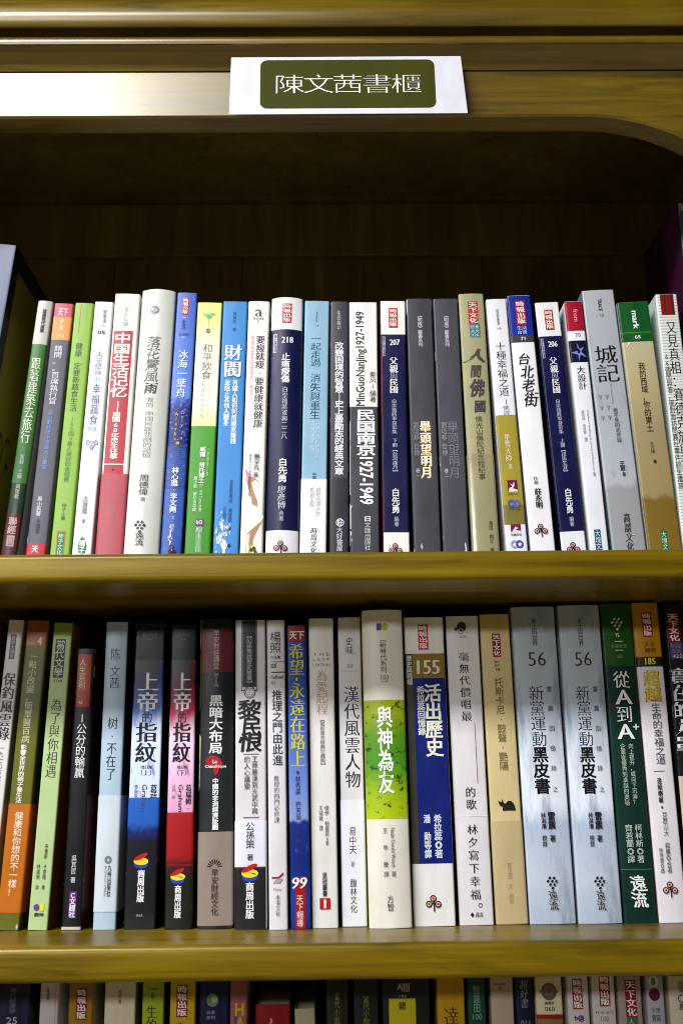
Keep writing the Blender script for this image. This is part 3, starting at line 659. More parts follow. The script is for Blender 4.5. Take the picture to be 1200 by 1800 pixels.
book('U', 'navy and white paperback numbered 207 with red side edge', 668, 712, 530, 672.5, 721.5, 968, '#f2efe9', side='#7a1c34', items=navy('207', '下冊【台灣歲月】', 3) + [label(542, 576, .34, .68, '時報出版'), P(None, None, '#8a2440', 0, .022), tree(.47, 955, 978)])
book('U', 'plain dark grey paperback with bright gold title, left of its twin', 714, 757, 526, 725.5, 776, 968, '#55545a', rough=.34, wear=10, items=[
     T('《明周》叢書系列', .5, 552, 610, .17, '#c9c8cc', 'b'), T('舉頭望明月', .57, 741, 842, .40, '#e8c878', 'B'), T('舉頭望明月', .565, 740.5, 841, .38, '#fbf6ea', 'M'), T('劉培基', .22, 742, 775, .20, '#9a9aa2'), T('自傳', .22, 779, 802, .20, '#9a9aa2'), T('卷一', .24, 824, 840, .15, '#c9c8cc'), scuff(.3, 962, 10, 7, '#b4b4ba', 12), G([(.0, 528), (.05, 527), (.03, 545), (0, 556)], '#d4d4da'), G([(.95, 528), (1, 528), (1, 545), (.97, 536)], '#b8b8c0')])
book('U', 'plain dark grey paperback with dull grey title, right of its twin', 761, 803, 526, 778.5, 825, 968, '#5b5a62', rough=.34, wear=6, items=[
     T('《明周》叢書系列', .5, 552, 610, .17, '#c9c8cc', 'b'), T('舉頭望明月', .57, 741, 842, .40, '#8b8a92', 's'), T('劉培基', .22, 742, 775, .20, '#a4a4ac'), T('自傳', .22, 779, 802, .20, '#a4a4ac'), T('卷二', .24, 824, 840, .15, '#c9c8cc'), scuff(.86, 962, 16, 4, '#e4e4ec', 13)])
book('U', 'khaki paperback with brush title, red and teal top labels', 806, 848, 518, 829.5, 878, 968, '#b2ae88', rough=.26, bulge=.0012, side='#2a4654', items=[
     label(531, 571, .34, .74, '天下文化', '#c8453c'), P(571, 594, '#4f8e92', .36, .78), H('社會', .57, 573, 579, .34, '#dcecec'), H('人文', .57, 580.5, 586.5, .34, '#dcecec'), H('326', .57, 588, 592.5, .3, '#dcecec'), T('人', .55, 614, 640, .82, '#5c565c', 'K', .9, .3), T('間', .50, 643, 665, .40, '#5c565c', 'b', 1, .15), T('佛', .52, 668, 699, .54, '#5c565c', 'b', 1, .2), T('國', .58, 705, 726, .42, '#5c565c', 'b', 1, .1), T('佛光山佛陀紀念館紀事', .5, 732, 845, .26, '#6c6848', 's'), band(799, None, '#aaa482', .1, (), .15, .5), T('潘煊 撰文·著', .72, 917, 972, .15, '#5c5838')])
book('U', 'white paperback with mustard lower half and a blue loop mark printed twice', 854, 889, 527, 890, 927.5, 968, '#eeeef2', items=[
     T('般若叢書', .5, 544, 572, .14, '#84848c'), H('108', .52, 576, 579.5, .2, '#84848c'), T('十種幸福之道', .5, 602, 697, .46, '#34343e', 't'), G([(.53, 702), (.56, 702), (.56, 711), (.53, 711)], '#60606c'), T('佛說', .52, 713, 730, .3, '#8a8a94', 't'), P(922, None, '#eeeef4'), G([(.26, 922), (.74, 922), (.74, 935.5), (.26, 935.5)], '#8c2450'), G([(.3, 935.5), (.5, 926), (.62, 929), (.45, 932), (.74, 934), (.74, 935.5)], WH), H('有鹿文化', .5, 938, 942.5, .52, '#4a4a54', 'b'), D(.38, 957, 7, '#a4a9d4', .5), D(.62, 957, 7, '#5a63b4', .5), P(730, 922, '#b0a142'), P(888, 922, '#8e8444'), T('星雲大師', .45, 764, 812, .27, '#f2ecc8'), T('著', .5, 816, 825, .16, '#f2ecc8'), G([(.28, 844.5), (.74, 844.5), (.74, 865), (.28, 865)], '#7c2444'), G([(.32, 863), (.36, 858), (.5, 856), (.4, 850), (.52, 853), (.6, 847), (.6, 855), (.5, 859), (.74, 862), (.74, 865), (.3, 865)], '#ece8e4'), H('有鹿文化', .5, 867, 870.5, .5, '#6a6028'), D(.40, 886, 7.2, '#5e66b4', .45), D(.64, 886, 7.2, '#747ac0', .45), H('千手千眼', .5, 894, 898, .55, '#6e6634')])
book('U', 'white paperback with royal blue top and black brush title numbered 71', 892, 930, 521, 931.5, 977, 968, '#f3f2f4', side='#b9bcd0', items=[
     P(None, 590, '#22389c'), label(529, 571.5, .30, .72, '時報出版'), H('生活', .5, 573.5, 580, .4, '#dce4f6'), H('台灣', .5, 581.5, 588, .4, '#dce4f6'), P(590, 602, '#4c4c4e'), H('71', .5, 593, 599, .2, WH, 'b'), T('台', .46, 622, 642, .50, '#2c2c34', 'k', 1, .2), T('北老', .54, 643, 690, .52, '#2c2c34', 'k', 1, .2), T('街', .6, 690, 716, .56, '#2c2c34', 'k', 1, .2), T('作者', .46, 838, 852, .2, '#4a4a54'), T('莊永明', .5, 859, 894, .27, '#2c2c38', 'b'), tree(.48, 921, 944)])
book('U', 'navy and white paperback numbered 206', 940, 980, 533, 986.5, 1031, 968, '#eff0f2', side='#14163a', items=[q for q in navy('206', '上冊【戎馬生涯】', 0, 591, 934)] + [label(545, 580, .34, .70, '時報出版'), tree(.47, 953, 976)])
book('U', 'white paperback with crimson top and blue star picture', 991, 1023, 531, 1037.5, 1070, 968, '#eeeef4', items=[
     P(None, 582, '#ac2038'), R('from', .55, 544, 566, .26, '#e8a0a8', 'b'), H('70', .55, 586, 592.5, .3, '#9c8a90'), P(599, 637, 'nebula'), G([(.42, 602), (.55, 614), (.8, 611), (.64, 619), (.9, 629), (.58, 624), (.44, 636), (.46, 624), (.06, 620), (.46, 617)], '#8a96d8'), G([(.45, 612), (.6, 617), (.55, 622), (.42, 621)], '#1a1a30'), T('大設計', .5, 644, 686, .44, '#2c2c34', 'm'), T('郭兆林·周念縈', .35, 722, 763, .16, '#8a8a94'), T('譯', .37, 769, 777, .16, '#8a8a94'), R('Stephen Hawking & Leonard Mlodinow', .62, 721, 828, .13, '#84848e'), T('著', .62, 830, 838, .13, '#84848e'), P(931, None, '#2c6c80', .28, .62), T('大塊文化', .45, 933, 978, .27, '#dcecee')])
book('U', 'tall silver grey book with large black two character title', 1022, 1077, 512, 1075, 1136, 968, '#aeb2b6', side='#6a8088', bulge=.0006, rough=.36, items=[
     P(None, None, 'mist', .0, 1), R('TRACE', .5, 526, 547, .12, '#44484e', 'b'), H('12', .52, 552.5, 557, .13, '#5c6066'), T('城記', .5, 608, 674, .66, '#1e2024', 'm'), R('The Unseen Beijing', .53, 675, 710, .06, '#7c8086'), T('看不見的北京城', .58, 718, 779, .14, '#4e5258'), T('王軍', .58, 811, 829, .15, '#3a3e44', 'b'), T('著', .6, 831, 838, .1, '#3a3e44', 'b'), T('高談文化', .52, 903, 970, .20, '#34383c', 'k', 1, .15)] + [G([(a, y), (a+.12, y), (a+.06, y+8)], '#9a9fa6') for a in (.1, .3) for y in (694, 713, 731)] + [P(940.5, 941.8, '#d0d4d8', .4, .7)])
book('U', 'sandy desert paperback with green top and bold white word mark', 1084, 1139, 533, 1139.5, 1199, 968, '#a4946a', side='#d6d8d2', items=[
     P(None, None, 'sand'), P(None, 601, '#1d6430'), R('mark', .5, 547, 579, .19, '#eef4ee', 'B'), P(584.3, 585.6, '#5ca41e'), H('65', .5, 590, 596, .19, '#e6f0e6', 'b'), G([(0, 602), (.26, 602), (.14, 609), (0, 610)], '#e4e2e2'), T('我的西域，你的東土', .5, 638, 760, .20, '#3c3422', 's'), T('王力雄', .5, 777, 797, .12, '#4c4228'), T('著', .52, 809, 815, .1, '#3c341e', 'b'), P(933, None, '#2c7c54', .40, .58), T('大塊文化', .49, 935, 978, .15, '#d6ecd8')])
book('U', 'white finely lined book with dark red stripes at its top edge', 1151, 1188, 518, 1200, 1241, 968, '#e6eae4', side='#c6d2ca', items=[
     P(None, None, 'lined', .02, .98), P(None, 554, '#a01c1e', .18, .82), P(None, 554, '#4c3c34', .32, .44), P(None, 554, '#4c3c34', .66, .78), T('又見真相：賽德克族與霧社事件', .55, 565, 905, .46, '#3a2024', 'm'), T('66個問與答，面對面訪問霧社事件餘生遺族', .18, 621, 860, .24, '#5a5c58'), G([(0, 866), (.5, 856), (1, 858), (1, 878), (.5, 878), (0, 890)], '#6a3028'), G([(0, 872), (.5, 863), (1, 865), (1, 872), (.5, 871), (0, 882)], '#b03430')])
book('U', 'very tall dark green bound book with gold patterned corner and purple side', 1187, 1238, 352, 1258, 1312, 968, '#232b30', side='#4a1c3c', depth=.093, dy=.002, thick=.003, bulge=.002, name='album', cat='album', items=[
     SIDE([(.038, 0), (.093, 0), (.093, .5), (.038, .5)], '#33142c', -1), P(358, 372, '#7a6c34', .06, 1)] + [D(.08+.055*i, 361+4*(i % 3), 1.3, '#d8c060') for i in range(16)])

# ---- middle shelf ------------------------------------------------
M_ = '#dcd7d6'
book('L', 'dark red book cut by the frame, far left of middle shelf', -30, 7, 1092, -82, -43, 1612, '#4a1a2c', items=[P(1200, 1240, '#c8b090', .2, .8)])
book('L', 'white paperback with black bold title and small black label, left end of middle shelf', 12, 43, 1091, -47, -16, 1612, M_, side='#a9aca4', items=[
     P(1115.5, 1159, '#3a3a3e', .28, .64), T('歷史大講堂', .46, 1117, 1158, .26, '#d0cccc'), T('保釣風雲錄', .5, 1183, 1302, .72, '#2c2024', 'M'), T('一九七〇年代保釣運動文獻', .5, 1310, 1440, .3, '#55505a'), P(1470, 1484, '#e0d840', .1, .9)])
book('L', 'olive paperback with brown top, white title and orange belly band', 49, 87, 1092, -6, 34, 1632, '#6f6f1a', side='#3f5a1c', items=[
     P(None, 1136, '#9c5e16'), H('Smile', .26, 1126, 1134, .42, '#d8a860', 'k'), H('4', .66, 1119, 1134, .22, '#f0dcb0', 'b'), T('一點小改變，簡單醫百病', .45, 1147, 1307, .36, '#d8d4b4', 's'), T('影響全世界的親子養生法', .42, 1309, 1412, .26, '#e6e4d4', 'b'), SIDE([(0, .05), (.03, .05), (.03, .11), (0, .11)], '#24626a', 1), band(1413, 1605, '#bf7214'), T('健康和你想的不一樣！', .52, 1427, 1576, .36, '#f6ead6', 's'), scuff(.9, 1627, 14, 4, '#c6c6c0', 20)])
book('L', 'pale green paperback with dark top label and a tan side', 96, 128, 1096, 48.5, 84, 1633, '#b7cc96', side='#8a6a30', rough=.46, items=[
     P(None, 1117, '#98a843', 0, 1), P(1123.5, 1191.5, '#4c4a46', .18, .72), T('當代文學', .45, 1125, 1190, .46, '#e2e2da', 's'), H('104', .48, 1194, 1199.5, .42, '#4a4f3c'), T('為了與你相遇', .5, 1228, 1368, .54, '#4a4a38', 't'), T('布魯斯·卡麥隆', .62, 1483, 1546, .17, '#3c4434'), T('著', .62, 1556, 1564, .15, '#3c4434'), T('林說俐', .3, 1519, 1546, .17, '#3c4434'), T('譯', .3, 1556, 1564, .15, '#3c4434'), D(.37, 1595, 5, '#6c4a9c'), G([(.53, 1588), (.74, 1588), (.74, 1601), (.53, 1601)], '#e2dc1c'), H('圓神', .52, 1604, 1611, .46, '#3c4434', 'b')])
book('L', 'short black paperback with red patterned label and dark red side', 138, 166, 1141, 105.5, 145, 1633, '#1e1e1f', side='#5a1418', wear=5, items=[
     P(1150.5, 1242.5, 'flame', .12, .82), T('人生系列', .38, 1158, 1213, .34, '#f2ddbc', 's'), H('48', .36, 1232, 1238, .22, '#f2ddbc'), T('1公分的輸贏', .5, 1253, 1368, .50, '#e6e4e6', 's'), T('吳其哲', .48, 1503, 1537, .27, '#dcd8da', 's'), T('著', .48, 1541, 1552, .24, '#dcd8da'), P(1567, 1613, '#7a2890', .34, .70), T('C文經社', .52, 1568, 1613, .30, WH, 'b'), P(1629, None, '#c8c4b4')])
book('L', 'pale blue grey paperback with sparse black title and paper band', 188, 225, 1094, 163, 204, 1633, '#b4c8d6', side='#33566a', bulge=.001, items=[
     T('陈', .5, 1140, 1161, .44, '#34444c', 't'), T('文茜', .5, 1171, 1211, .44, '#34444c', 't'), T('树·不在了', .5, 1261, 1372, .44, '#34444c', 't'), band(1398, 1603, '#ced8dc'), D(.56, 1511, 6, '#84898e', .35), T('九州出版社', .64, 1520, 1576, .16, '#5c6266', 'b'), R('JIUZHOU PRESS', .46, 1521, 1575, .11, '#8c9298')])
def gods(pic, half, who, by):
    return [P(1160, 1440, pic), T('上', .5, 1182, 1217, .66, '#e8e6ea', 'M'), T('帝', .5, 1217, 1252, .66, '#e8e6ea', 'M'), T('的', .5, 1252, 1271, .34, '#2c2c3a', 's'), T('指紋', .5, 1270, 1342, .64, '#17171e', 'M'), H('增訂版', .54, 1345.5, 1351.5, .40, '#33333f', 'k'), H('（'+half+'）', .53, 1353, 1363, .34, '#33333f', 'm'), T(who, .80, 1379, 1427, .20, '#2c2c3a', 'M'), R('Graham', .5, 1379, 1427, .16, '#44444f'), T(by, .23, 1379, 1404, .13, '#6c6c7c'), H('Eternal', .5, 1113.5, 1118.5, .46, '#8a8a8c', 't'), H('005', .5, 1122, 1126, .18, '#8a8a8c', 't')]
book('L', 'black topped paperback with sky picture and blue and black band, left of its red twin', 240, 290, 1096, 216.5, 274, 1634, '#29292b', wear=9, items=gods('sky_blue', '上', '葛瑞姆', '李永平') + [band(1402, 1606, 'band_blue'), discs3(.48, 1500, 1527), T('商周出版', .5, 1529, 1586, .22, '#f2f0f2', 'B'), H('INA', .5, 1606.5, 1611.5, .2, '#a8a496')])
book('L', 'black topped paperback with pink sky picture and red and black band', 302.5, 345, 1099, 288.5, 337.5, 1634, '#292728', wear=9, items=gods('sky_red', '下', '葛瑞姆·', '汪仲 邱') + [band(1428, None, 'band_red'), P(1519, 1522, '#8a2020'), discs3(.46, 1527, 1554), T('商周出版', .48, 1556, 1614, .24, '#f2f0f2', 'B')])
book('L', 'charcoal book with maroon top, red map shape and taupe lower band', 355, 408, 1089, 345, 410, 1633, '#2a2f31', bulge=.0018, side='#22262a', wear=16, items=[
     P(1106, 1182, '#742c32'), T('早安財經講堂', .5, 1108, 1177, .17, '#d4c2c0', 's'), T('第35講', .5, 1184, 1208, .13, '#a8a8aa'), T('黑暗大布局', .5, 1222, 1326, .38, '#f0eef0', 'b', .94), G([(.2, 1336), (.32, 1328), (.5, 1329), (.62, 1334), (.72, 1342), (.62, 1350), (.58, 1358), (.5, 1364), (.44, 1356), (.42, 1348), (.22, 1343)], '#b01e1e'), H('La', .48, 1335.5, 1342, .14, '#f4eaea', 'b'), H('Chinafrique', .5, 1344.5, 1351, .64, '#f4eaea', 'b'), T('中國的非洲經濟版圖', .5, 1368, 1459, .17, '#eeecee', 'B'), G([(0, 1150), (.02, 1150), (.03, 1240), (0, 1250)], '#a89c60'), G([(0, 1290), (.05, 1295), (.03, 1380), (0, 1390)], '#c0b894'), G([(0, 1089), (.03, 1089), (.03, 1130), (0, 1145)], '#c6b888'), band(1462, 1627, '#9a8c80'), fan(.49, 1524, 12.5, '#3a3430'), T('早安財經文化', .5, 1527, 1609, .20, '#3f3934', 's')])
book('L', 'white paperback with long black top plaque and black brush title, black foot', 415, 465, 1091, 412, 469, 1635, '#dedadd', items=[
     P(None, 1215, '#3c3a3a', .20, .74), P(None, 1213, '#dedadd', .225, .715), P(None, 1208, '#34322f', .24, .70), T('【公孫策說歷史故事】', .47, 1113, 1206, .17, '#d6d2d2', 's'), D(.48, 1217, 10, '#3c3a3a'), D(.48, 1217, 8.6, '#dedadd'), D(.48, 1217, 7.4, '#6c686c', .86), H('三', .48, 1213, 1221, .16, '#8a868a', 't'), T('黎', .46, 1231, 1266, .72, '#26222a', 'b', 1, .1), T('民', .54, 1262, 1294, .62, '#26222a', 'b', 1, .1), T('恨', .5, 1289, 1322, .74, '#26222a', 'b', 1, .1), P(1325, 1326.2, '#7a7880', .26, .78), T('王莽篡漢到光武中興', .64, 1329, 1432, .19, '#44404c', 's'), T('的人心離變', .39, 1329, 1388, .19, '#44404c', 's'), P(1436, 1437.4, '#7a7880', .26, .78), band(1443, None, '#e4e4ee'), T('公孫策', .49, 1445, 1492, .27, '#2c2836', 's'), T('著', .49, 1501, 1513, .2, '#2c2836'), P(1525, None, '#2c2b2b', .0, .975), P(1523.5, 1525.5, '#a82428', 0, .98), discs3(.48, 1519, 1550), T('商周出版', .48, 1551, 1615, .25, '#f2f0f2', 'B')])
book('L', 'narrow white paperback with bold black title and red check mark near its foot', 468.5, 500, 1091, 473.5, 506, 1635, '#dfdbde', items=[
     T('楊照', .48, 1111, 1149, .58, '#34303a', 's'), H('作品集', .48, 1152.5, 1159, .58, '#54505a'), P(1163, 1164, '#54505a', .22, 1), H('05', .38, 1166.5, 1174.5, .32, '#34303a', 'b', .2), P(1181, 1182.8, '#34303a', .22, 1), H('ReRead', .56, 1187, 1193.5, .68, '#54505a'), H('03', .34, 1197, 1203, .22, '#8a868c'), T('推理之門由此進', .54, 1213, 1346, .54, '#3a3642', 's'), T('推理的四門必修課', .46, 1363, 1447, .28, '#5c5866', 't'), G([(.16, 1541), (.52, 1541), (.78, 1533), (.78, 1537), (.54, 1544), (.16, 1544)], '#b02a34'), G([(.2, 1552), (.36, 1546), (.76, 1544), (.6, 1552)], '#aaa8b0'), H('Muses', .46, 1560.5, 1565, .42, '#9a98a2', 'k'), T('本事文化', .48, 1572, 1611, .24, '#5c5866', 't')])
book('L', 'narrow blue sea picture paperback with yellow title and red label numbered 99', 505, 536, 1100, 510, 547, 1634, '#1c3590', rough=.36, items=[
     P(None, None, 'sea'), P(None, 1127, '#8c1c28', .06, .96), H('天下', .52, 1110, 1124, .8, '#f0e6d8', 'K'), T('希望', .5, 1131, 1188, .72, '#c6c63c', 'M'), G([(.44, 1191), (.54, 1191), (.52, 1197), (.44, 1197)], '#c6c63c'), T('永遠在路上', .5, 1200, 1350, .72, '#c6c63c', 'M'), D(.46, 1358, 2.6, '#34408c'), T('林秀姿·許芳菊 合著', .47, 1364, 1476, .26, '#2c3c84', 's'), D(.46, 1478, 2.6, '#2c3c84'), P(1541, None, '#a01c28', .24, .76), H('99', .46, 1542, 1562, .78, '#f4f0f2', 'M', .2), T('天下報導', .48, 1573, 1630, .32, '#f0e6e0', 's')])
book('L', 'white paperback with spaced latin capitals, peach title and red square at foot', 542, 585, 1088, 548.5, 595, 1632, '#e4e1dc', side='#3c3428', wear=0, items=[
     H('T H E', .5, 1148, 1153, .66, '#8a8680', 't'), H('L A S T', .5, 1157, 1162, .66, '#8a8680', 't'), H('STATION', .5, 1166.5, 1171.5, .68, '#8a8680', 't'), T('為愛起程', .5, 1179, 1257, .44, '#d2a68e', 't'), T('【電影書衣經典珍藏版】', .5, 1261, 1349, .18, '#6a6468', 's'), T('傑伊·帕里尼', .62, 1416, 1470, .16, '#5c565c'), G([(.61, 1472), (.64, 1472), (.64, 1478), (.61, 1478)], '#5c565c'), T('著', .62, 1478, 1486, .12, '#5c565c'), T('王瑞徽', .39, 1416, 1443, .15, '#5c565c'), T('譯', .39, 1451, 1460, .14, '#5c565c'), T('皇冠叢書', .5, 1533, 1576, .17, '#4c464c', 'b'), G([(.3, 1578.5), (.7, 1578.5), (.7, 1598), (.3, 1598)], '#b4282c'), G([(.45, 1596), (.46, 1588), (.44, 1585), (.46, 1582), (.54, 1582), (.56, 1585), (.54, 1588), (.55, 1596)], '#f4ece0'), G([(.46, 1580), (.54, 1580), (.53, 1582), (.47, 1582)], '#d8b070')])
book('L', 'white paperback with thin grey rule and dark serif title, beside the round backed white one', 594, 632, 1086, 601.5, 646, 1630, '#dfdcdf', items=[
     T('史味', .5, 1120, 1151, .32, '#44404a', 's'), H('03', .5, 1167, 1174, .22, '#8a868c'), P(1179.5, 1180.3, '#b8b4ba', .18, .84), T('漢代風雲人物', .54, 1207, 1386, .62, '#38323c', 'm'), band(1406, None, '#e8e7ec', .1), T('易中天', .48, 1453, 1502, .29, '#47434e', 's'), T('著', .46, 1514, 1524, .15, '#8a8892'), T('馥林文化', .47, 1545, 1605, .27, '#47434e', 's')])
book('L', 'thick round backed cream book with leafy green picture behind white title', 634.5, 706, 1074, 649.5, 724, 1632, '#e5e1d4', bulge=.0034, thick=.002, side='#c4c46a', items=[
     G([(.35, 1097), (.47, 1097), (.47, 1109), (.35, 1109)], '#4a2c8c'), D(.555, 1103, 5.8, '#b9bc2c'), T('〔新時代系列', .5, 1119, 1184, .15, '#6c6860', 's'), H('100', .52, 1187.5, 1196, .20, '#7c786e', 't', .2), T('〕', .5, 1197, 1207, .15, '#6c6860'), P(1231, 1439, 'leaves'), T('與神為友', .49, 1243, 1396, .35, '#f4f6f0', 'b'), R('Neale Donald Walsch', .6, 1455, 1524, .09, '#5c5a56'), T('著', .6, 1531, 1541, .11, '#5c5a56'), T('王', .42, 1455, 1465, .11, '#5c5a56'), T('季', .42, 1485, 1494, .11, '#5c5a56'), T('慶', .42, 1514, 1524, .11, '#5c5a56'), T('譯', .42, 1531, 1541, .11, '#5c5a56'), T('方智', .5, 1573, 1601, .15, '#4c4a48', 's')])
book('L', 'white ended royal blue paperback numbered 155 on a gold panel', 710, 777, 1086, 726.5, 802, 1629, '#e8e5e2', side='#3c3a2c', items=[
     P(1149, 1518, '#4a4a40', 0, .185), P(1149, 1192, '#97782c', .185, .99), P(1192, 1518, '#14297a', .185, .99), label(1098, 1142, .35, .60, '時報出版'), T('歷史與現場', .095, 1152, 1204, .14, '#d6d6cc', 'b'), H('155', .58, 1161, 1185, .58, '#e8e2d0', 'M'), T('活出歷史', .66, 1203, 1331, .40, '#eef0da', 'B'), T('希拉蕊回憶錄', .36, 1206, 1293, .18, '#dfe2d8', 'b'), T('希拉蕊◎著', .66, 1432, 1509, .18, '#dfe2ec', 'b'), T('潘　勛等譯', .40, 1432, 1509, .16, '#dfe2ec', 'b'), tree(.49, 1573, 1602)])
book('L', 'white paperback with wide spaced black title and long thin red line', 783, 838, 1084, 806.5, 869, 1627, '#e2dedf', bulge=.0008, side='#4a4234', items=[
     D(.48, 1102, 8, '#4a4440'), D(.3, 1106, 3, '#4a4440'), D(.45, 1110, 5, '#a8a09a', .7), H('YLC38', .5, 1117.5, 1121, .2, '#8a8680'), T('毫無代價唱最', .5, 1145, 1270, .30, '#34303a', 'm', .82), G([(.72, 1271), (.735, 1271), (.735, 1377), (.72, 1377)], '#a84a50'), T('的歌', .5, 1382, 1425, .29, '#34303a', 'm', .86), P(1434, 1435, '#f6f4f8'), T('林夕寫下幸福', .5, 1447, 1584, .29, '#34303a', 'm', .8), D(.62, 1591, 3.4, '#44404a', .7), H('◆ 遠流', .5, 1603, 1612, .36, '#34303a', 'k')])
book('L', 'plain tan paperback with small black cat and red top label', 842, 893, 1081, 872.5, 928, 1625, '#d6c596', bulge=.0008, side='#c4b070', items=[
     P(None, 1110, '#c9b673'), label(1114, 1155, .38, .66, '天下文化', '#9c2434'), H('華文', .5, 1162, 1166, .18, '#7c7050'), H('創作', .5, 1168, 1172, .18, '#7c7050'), H('79', .5, 1175, 1180, .16, '#7c7050'), T('托斯卡尼·鼓聲·艷陽', .52, 1192, 1355, .28, '#86784e', 's'), G([(.27, 1405), (.31, 1409.5), (.37, 1409), (.40, 1404), (.43, 1411), (.50, 1412.5), (.58, 1408), (.68, 1408), (.76, 1412), (.80, 1418), (.82, 1423), (.80, 1425), (.58, 1424.5), (.40, 1425), (.39, 1421), (.42, 1418), (.34, 1417), (.28, 1413)], '#2e2a24'), band(1443, None, '#c6b58c', .1), T('郭正佩', .5, 1516, 1546, .14, '#b8a880'), T('文·攝影', .5, 1553, 1588, .14, '#b8a880')])  # darker tan panel at the top is the shelf's shadow, painted in
def smoky():
    return [P(None, None, 'smoke', .0, 1), T('本土與世界', .5, 1088, 1136, .12, '#3c424a', 's'), H('56', .52, 1147, 1171, .40, '#3c4048', 't'), T('新黨運動', .45, 1206, 1313, .32, '#34384a', 't'), T('黑皮書', .45, 1313, 1396, .32, '#201820', 'B'), T('雷', .75, 1207, 1217, .12, '#44485a'), T('震', .75, 1241, 1251, .12, '#44485a'), T('回', .75, 1276, 1286, .12, '#44485a'), T('憶', .74, 1311, 1321, .12, '#44485a'), T('錄', .73, 1346, 1356, .12, '#44485a'), T('之', .73, 1383, 1393, .12, '#44485a'), T('雷震', .60, 1427, 1458, .16, '#28242e', 'b'), T('著', .60, 1468, 1480, .12, '#28242e', 'b'), T('林淇瀁', .42, 1428, 1457, .1, '#34303c', 'b'), T('校註', .42, 1468, 1488, .1, '#34303c', 'b'), diamonds(.52, 1536, 1561, '#281c26'), T('遠流', .52, 1564, 1600, .18, '#2c242c', 'k', 1, -.2)]
book('L', 'thick misty grey blue book numbered 56, left one of the matching pair', 896.5, 973, 1068, 931.5, 1012, 1622, '#a9b2bc', bulge=.0016, items=smoky())
book('L', 'thick misty grey blue book numbered 56, right one of the matching pair', 979, 1051, 1065, 1016.5, 1094, 1620, '#a9b2bc', bulge=.0016, items=smoky())
book('L', 'dark green paperback with white lozenge mark and latin letters in its title', 1053.5, 1107, 1062, 1096.5, 1155, 1617, '#163c34', bulge=.0008, items=[
     P(None, 1170, '#26601f'), P(1527.5, 1528.6, '#5c8474'), diamonds(.5, 1082, 1107, '#d6dcc8'), H('YL', .48, 1113.5, 1120, .16, '#dce4d0', 'M'), P(1127, 1128.8, '#c6d2b4', .38, .64), H('實戰智慧', .5, 1133, 1140, .52, '#86a25c', 'k'), P(1142.5, 1144, '#c6d2b4', .38, .64), H('282', .5, 1151.5, 1157, .2, '#9cae84', 't'), T('從', .5, 1180, 1211, .5, '#ecece4', 'm'), H('A', .52, 1213, 1238, .56, '#ecece4', 'M'), T('到', .5, 1241, 1272, .5, '#ecece4', 'm'), H('A', .5, 1273, 1299, .56, '#ecece4', 'M'), H('+', .84, 1273, 1283, .2, '#ecece4', 'b'), T('向上提升，或向下沉淪？', .62, 1307, 1415, .15, '#bccabc', 's'), T('企業從優秀到卓越的奧秘', .36, 1307, 1416, .15, '#bccabc', 's'), T('柯林斯◎著', .64, 1449, 1517, .22, '#ccd6cc', 's'), T('齊若蘭◎譯', .34, 1449, 1517, .22, '#ccd6cc', 's'), T('遠流', .5, 1539, 1596, .44, '#f0f0e8', 'K', 1, -.2)])
book('L', 'white paperback with yellow top and black strip numbered 185', 1108, 1154, 1061, 1156.5, 1208, 1615, '#e4dfe2', bulge=.0012, side='#a08478', items=[
     P(None, 1155, '#bd8f18'), label(1077, 1120, .32, .70, '時報出版', '#9c2026'), H('人生', .53, 1129, 1137, .4, '#5c4414', 's'), H('顧問', .53, 1139.5, 1147.5, .4, '#5c4414', 's'), P(1155, 1172, '#2e2a26'), H('185', .5, 1157, 1168.5, .40, '#e2dc28', 'B'), T('超越', .5, 1179, 1235, .56, '#6a5410', 'K'), T('超越', .5, 1179.5, 1234, .52, '#e0c22c', 'b'), T('生命的幸福之道', .55, 1236, 1344, .34, '#4c4650', 's'), P(1355, 1356, '#5c5660', .25, .65), T('達賴喇嘛', .42, 1367, 1412, .16, '#3c343e', 'b'), G([(.40, 1417), (.46, 1417), (.46, 1421), (.40, 1421)], '#3c343e'), T('亞歷山大·諾曼◎合著', .5, 1427, 1535, .17, '#3c343e', 's'), T('張琇雲◎譯', .25, 1490, 1535, .13, '#5c5660'), tree(.47, 1549, 1577)])
book('L', 'black book with white title, red and violet top labels, right end of middle shelf', 1166, 1207, 1062, 1213, 1260, 1613, '#24242a', items=[
     label(1077, 1129, .08, .56, '天下文化', '#8e2024'), P(1129, 1158, '#5c5478', .10, .60), H('財經', .35, 1132, 1139, .38, '#9c94b4'), H('企管', .35, 1141, 1148, .38, '#9c94b4'), H('422', .37, 1150.5, 1156, .38, '#dcd8e4'), T('實在的力量', .38, 1174, 1325, .80, '#e6e4e6', 'M'), P(1364, None, '#cfc4ac', 0, 1)])

# ---- lowest shelf (only the tops show under the middle shelf) -----
def low(label_, x0, x1, yt, c, items=(), lean=-.045, **k):
    yb = 1800; d = (x0+x1)/2
    s = (d-500)/7000*(yb-1738)*1.6
    book('3', label_, x0-s*(yt-1738)/(yb-1738), x1-s*(yt-1738)/(yb-1738), yt, x0+s, x1+s, yb, c, items=items, **k)
Y3 = 1716
low('navy book with faint column of writing above a 25, left end of lowest shelf', 2, 59, Y3, '#1a2048', [T('現代經濟學', .45, 1737, 1782, .2, '#6a6c78', 'b'), H('25', .45, 1788, 1800, .34, '#c8c8cc')], side='#1c2a20')
low('greyish white book with tiny black print at its top, left part of lowest shelf', 74, 108, Y3, '#cfc4c4', [T('台灣經典', .42, 1735, 1758, .16, '#4a4448'), P(None, None, '#b4a4a4', .82, .86)], side='#d8d4d0')
low('ochre book with red label and white side board on lowest shelf', 124, 168, Y3, '#a87c16', [label(1737, 1793, .32, .76, '時報出版', '#8a2028')], side='#c8c4bc')
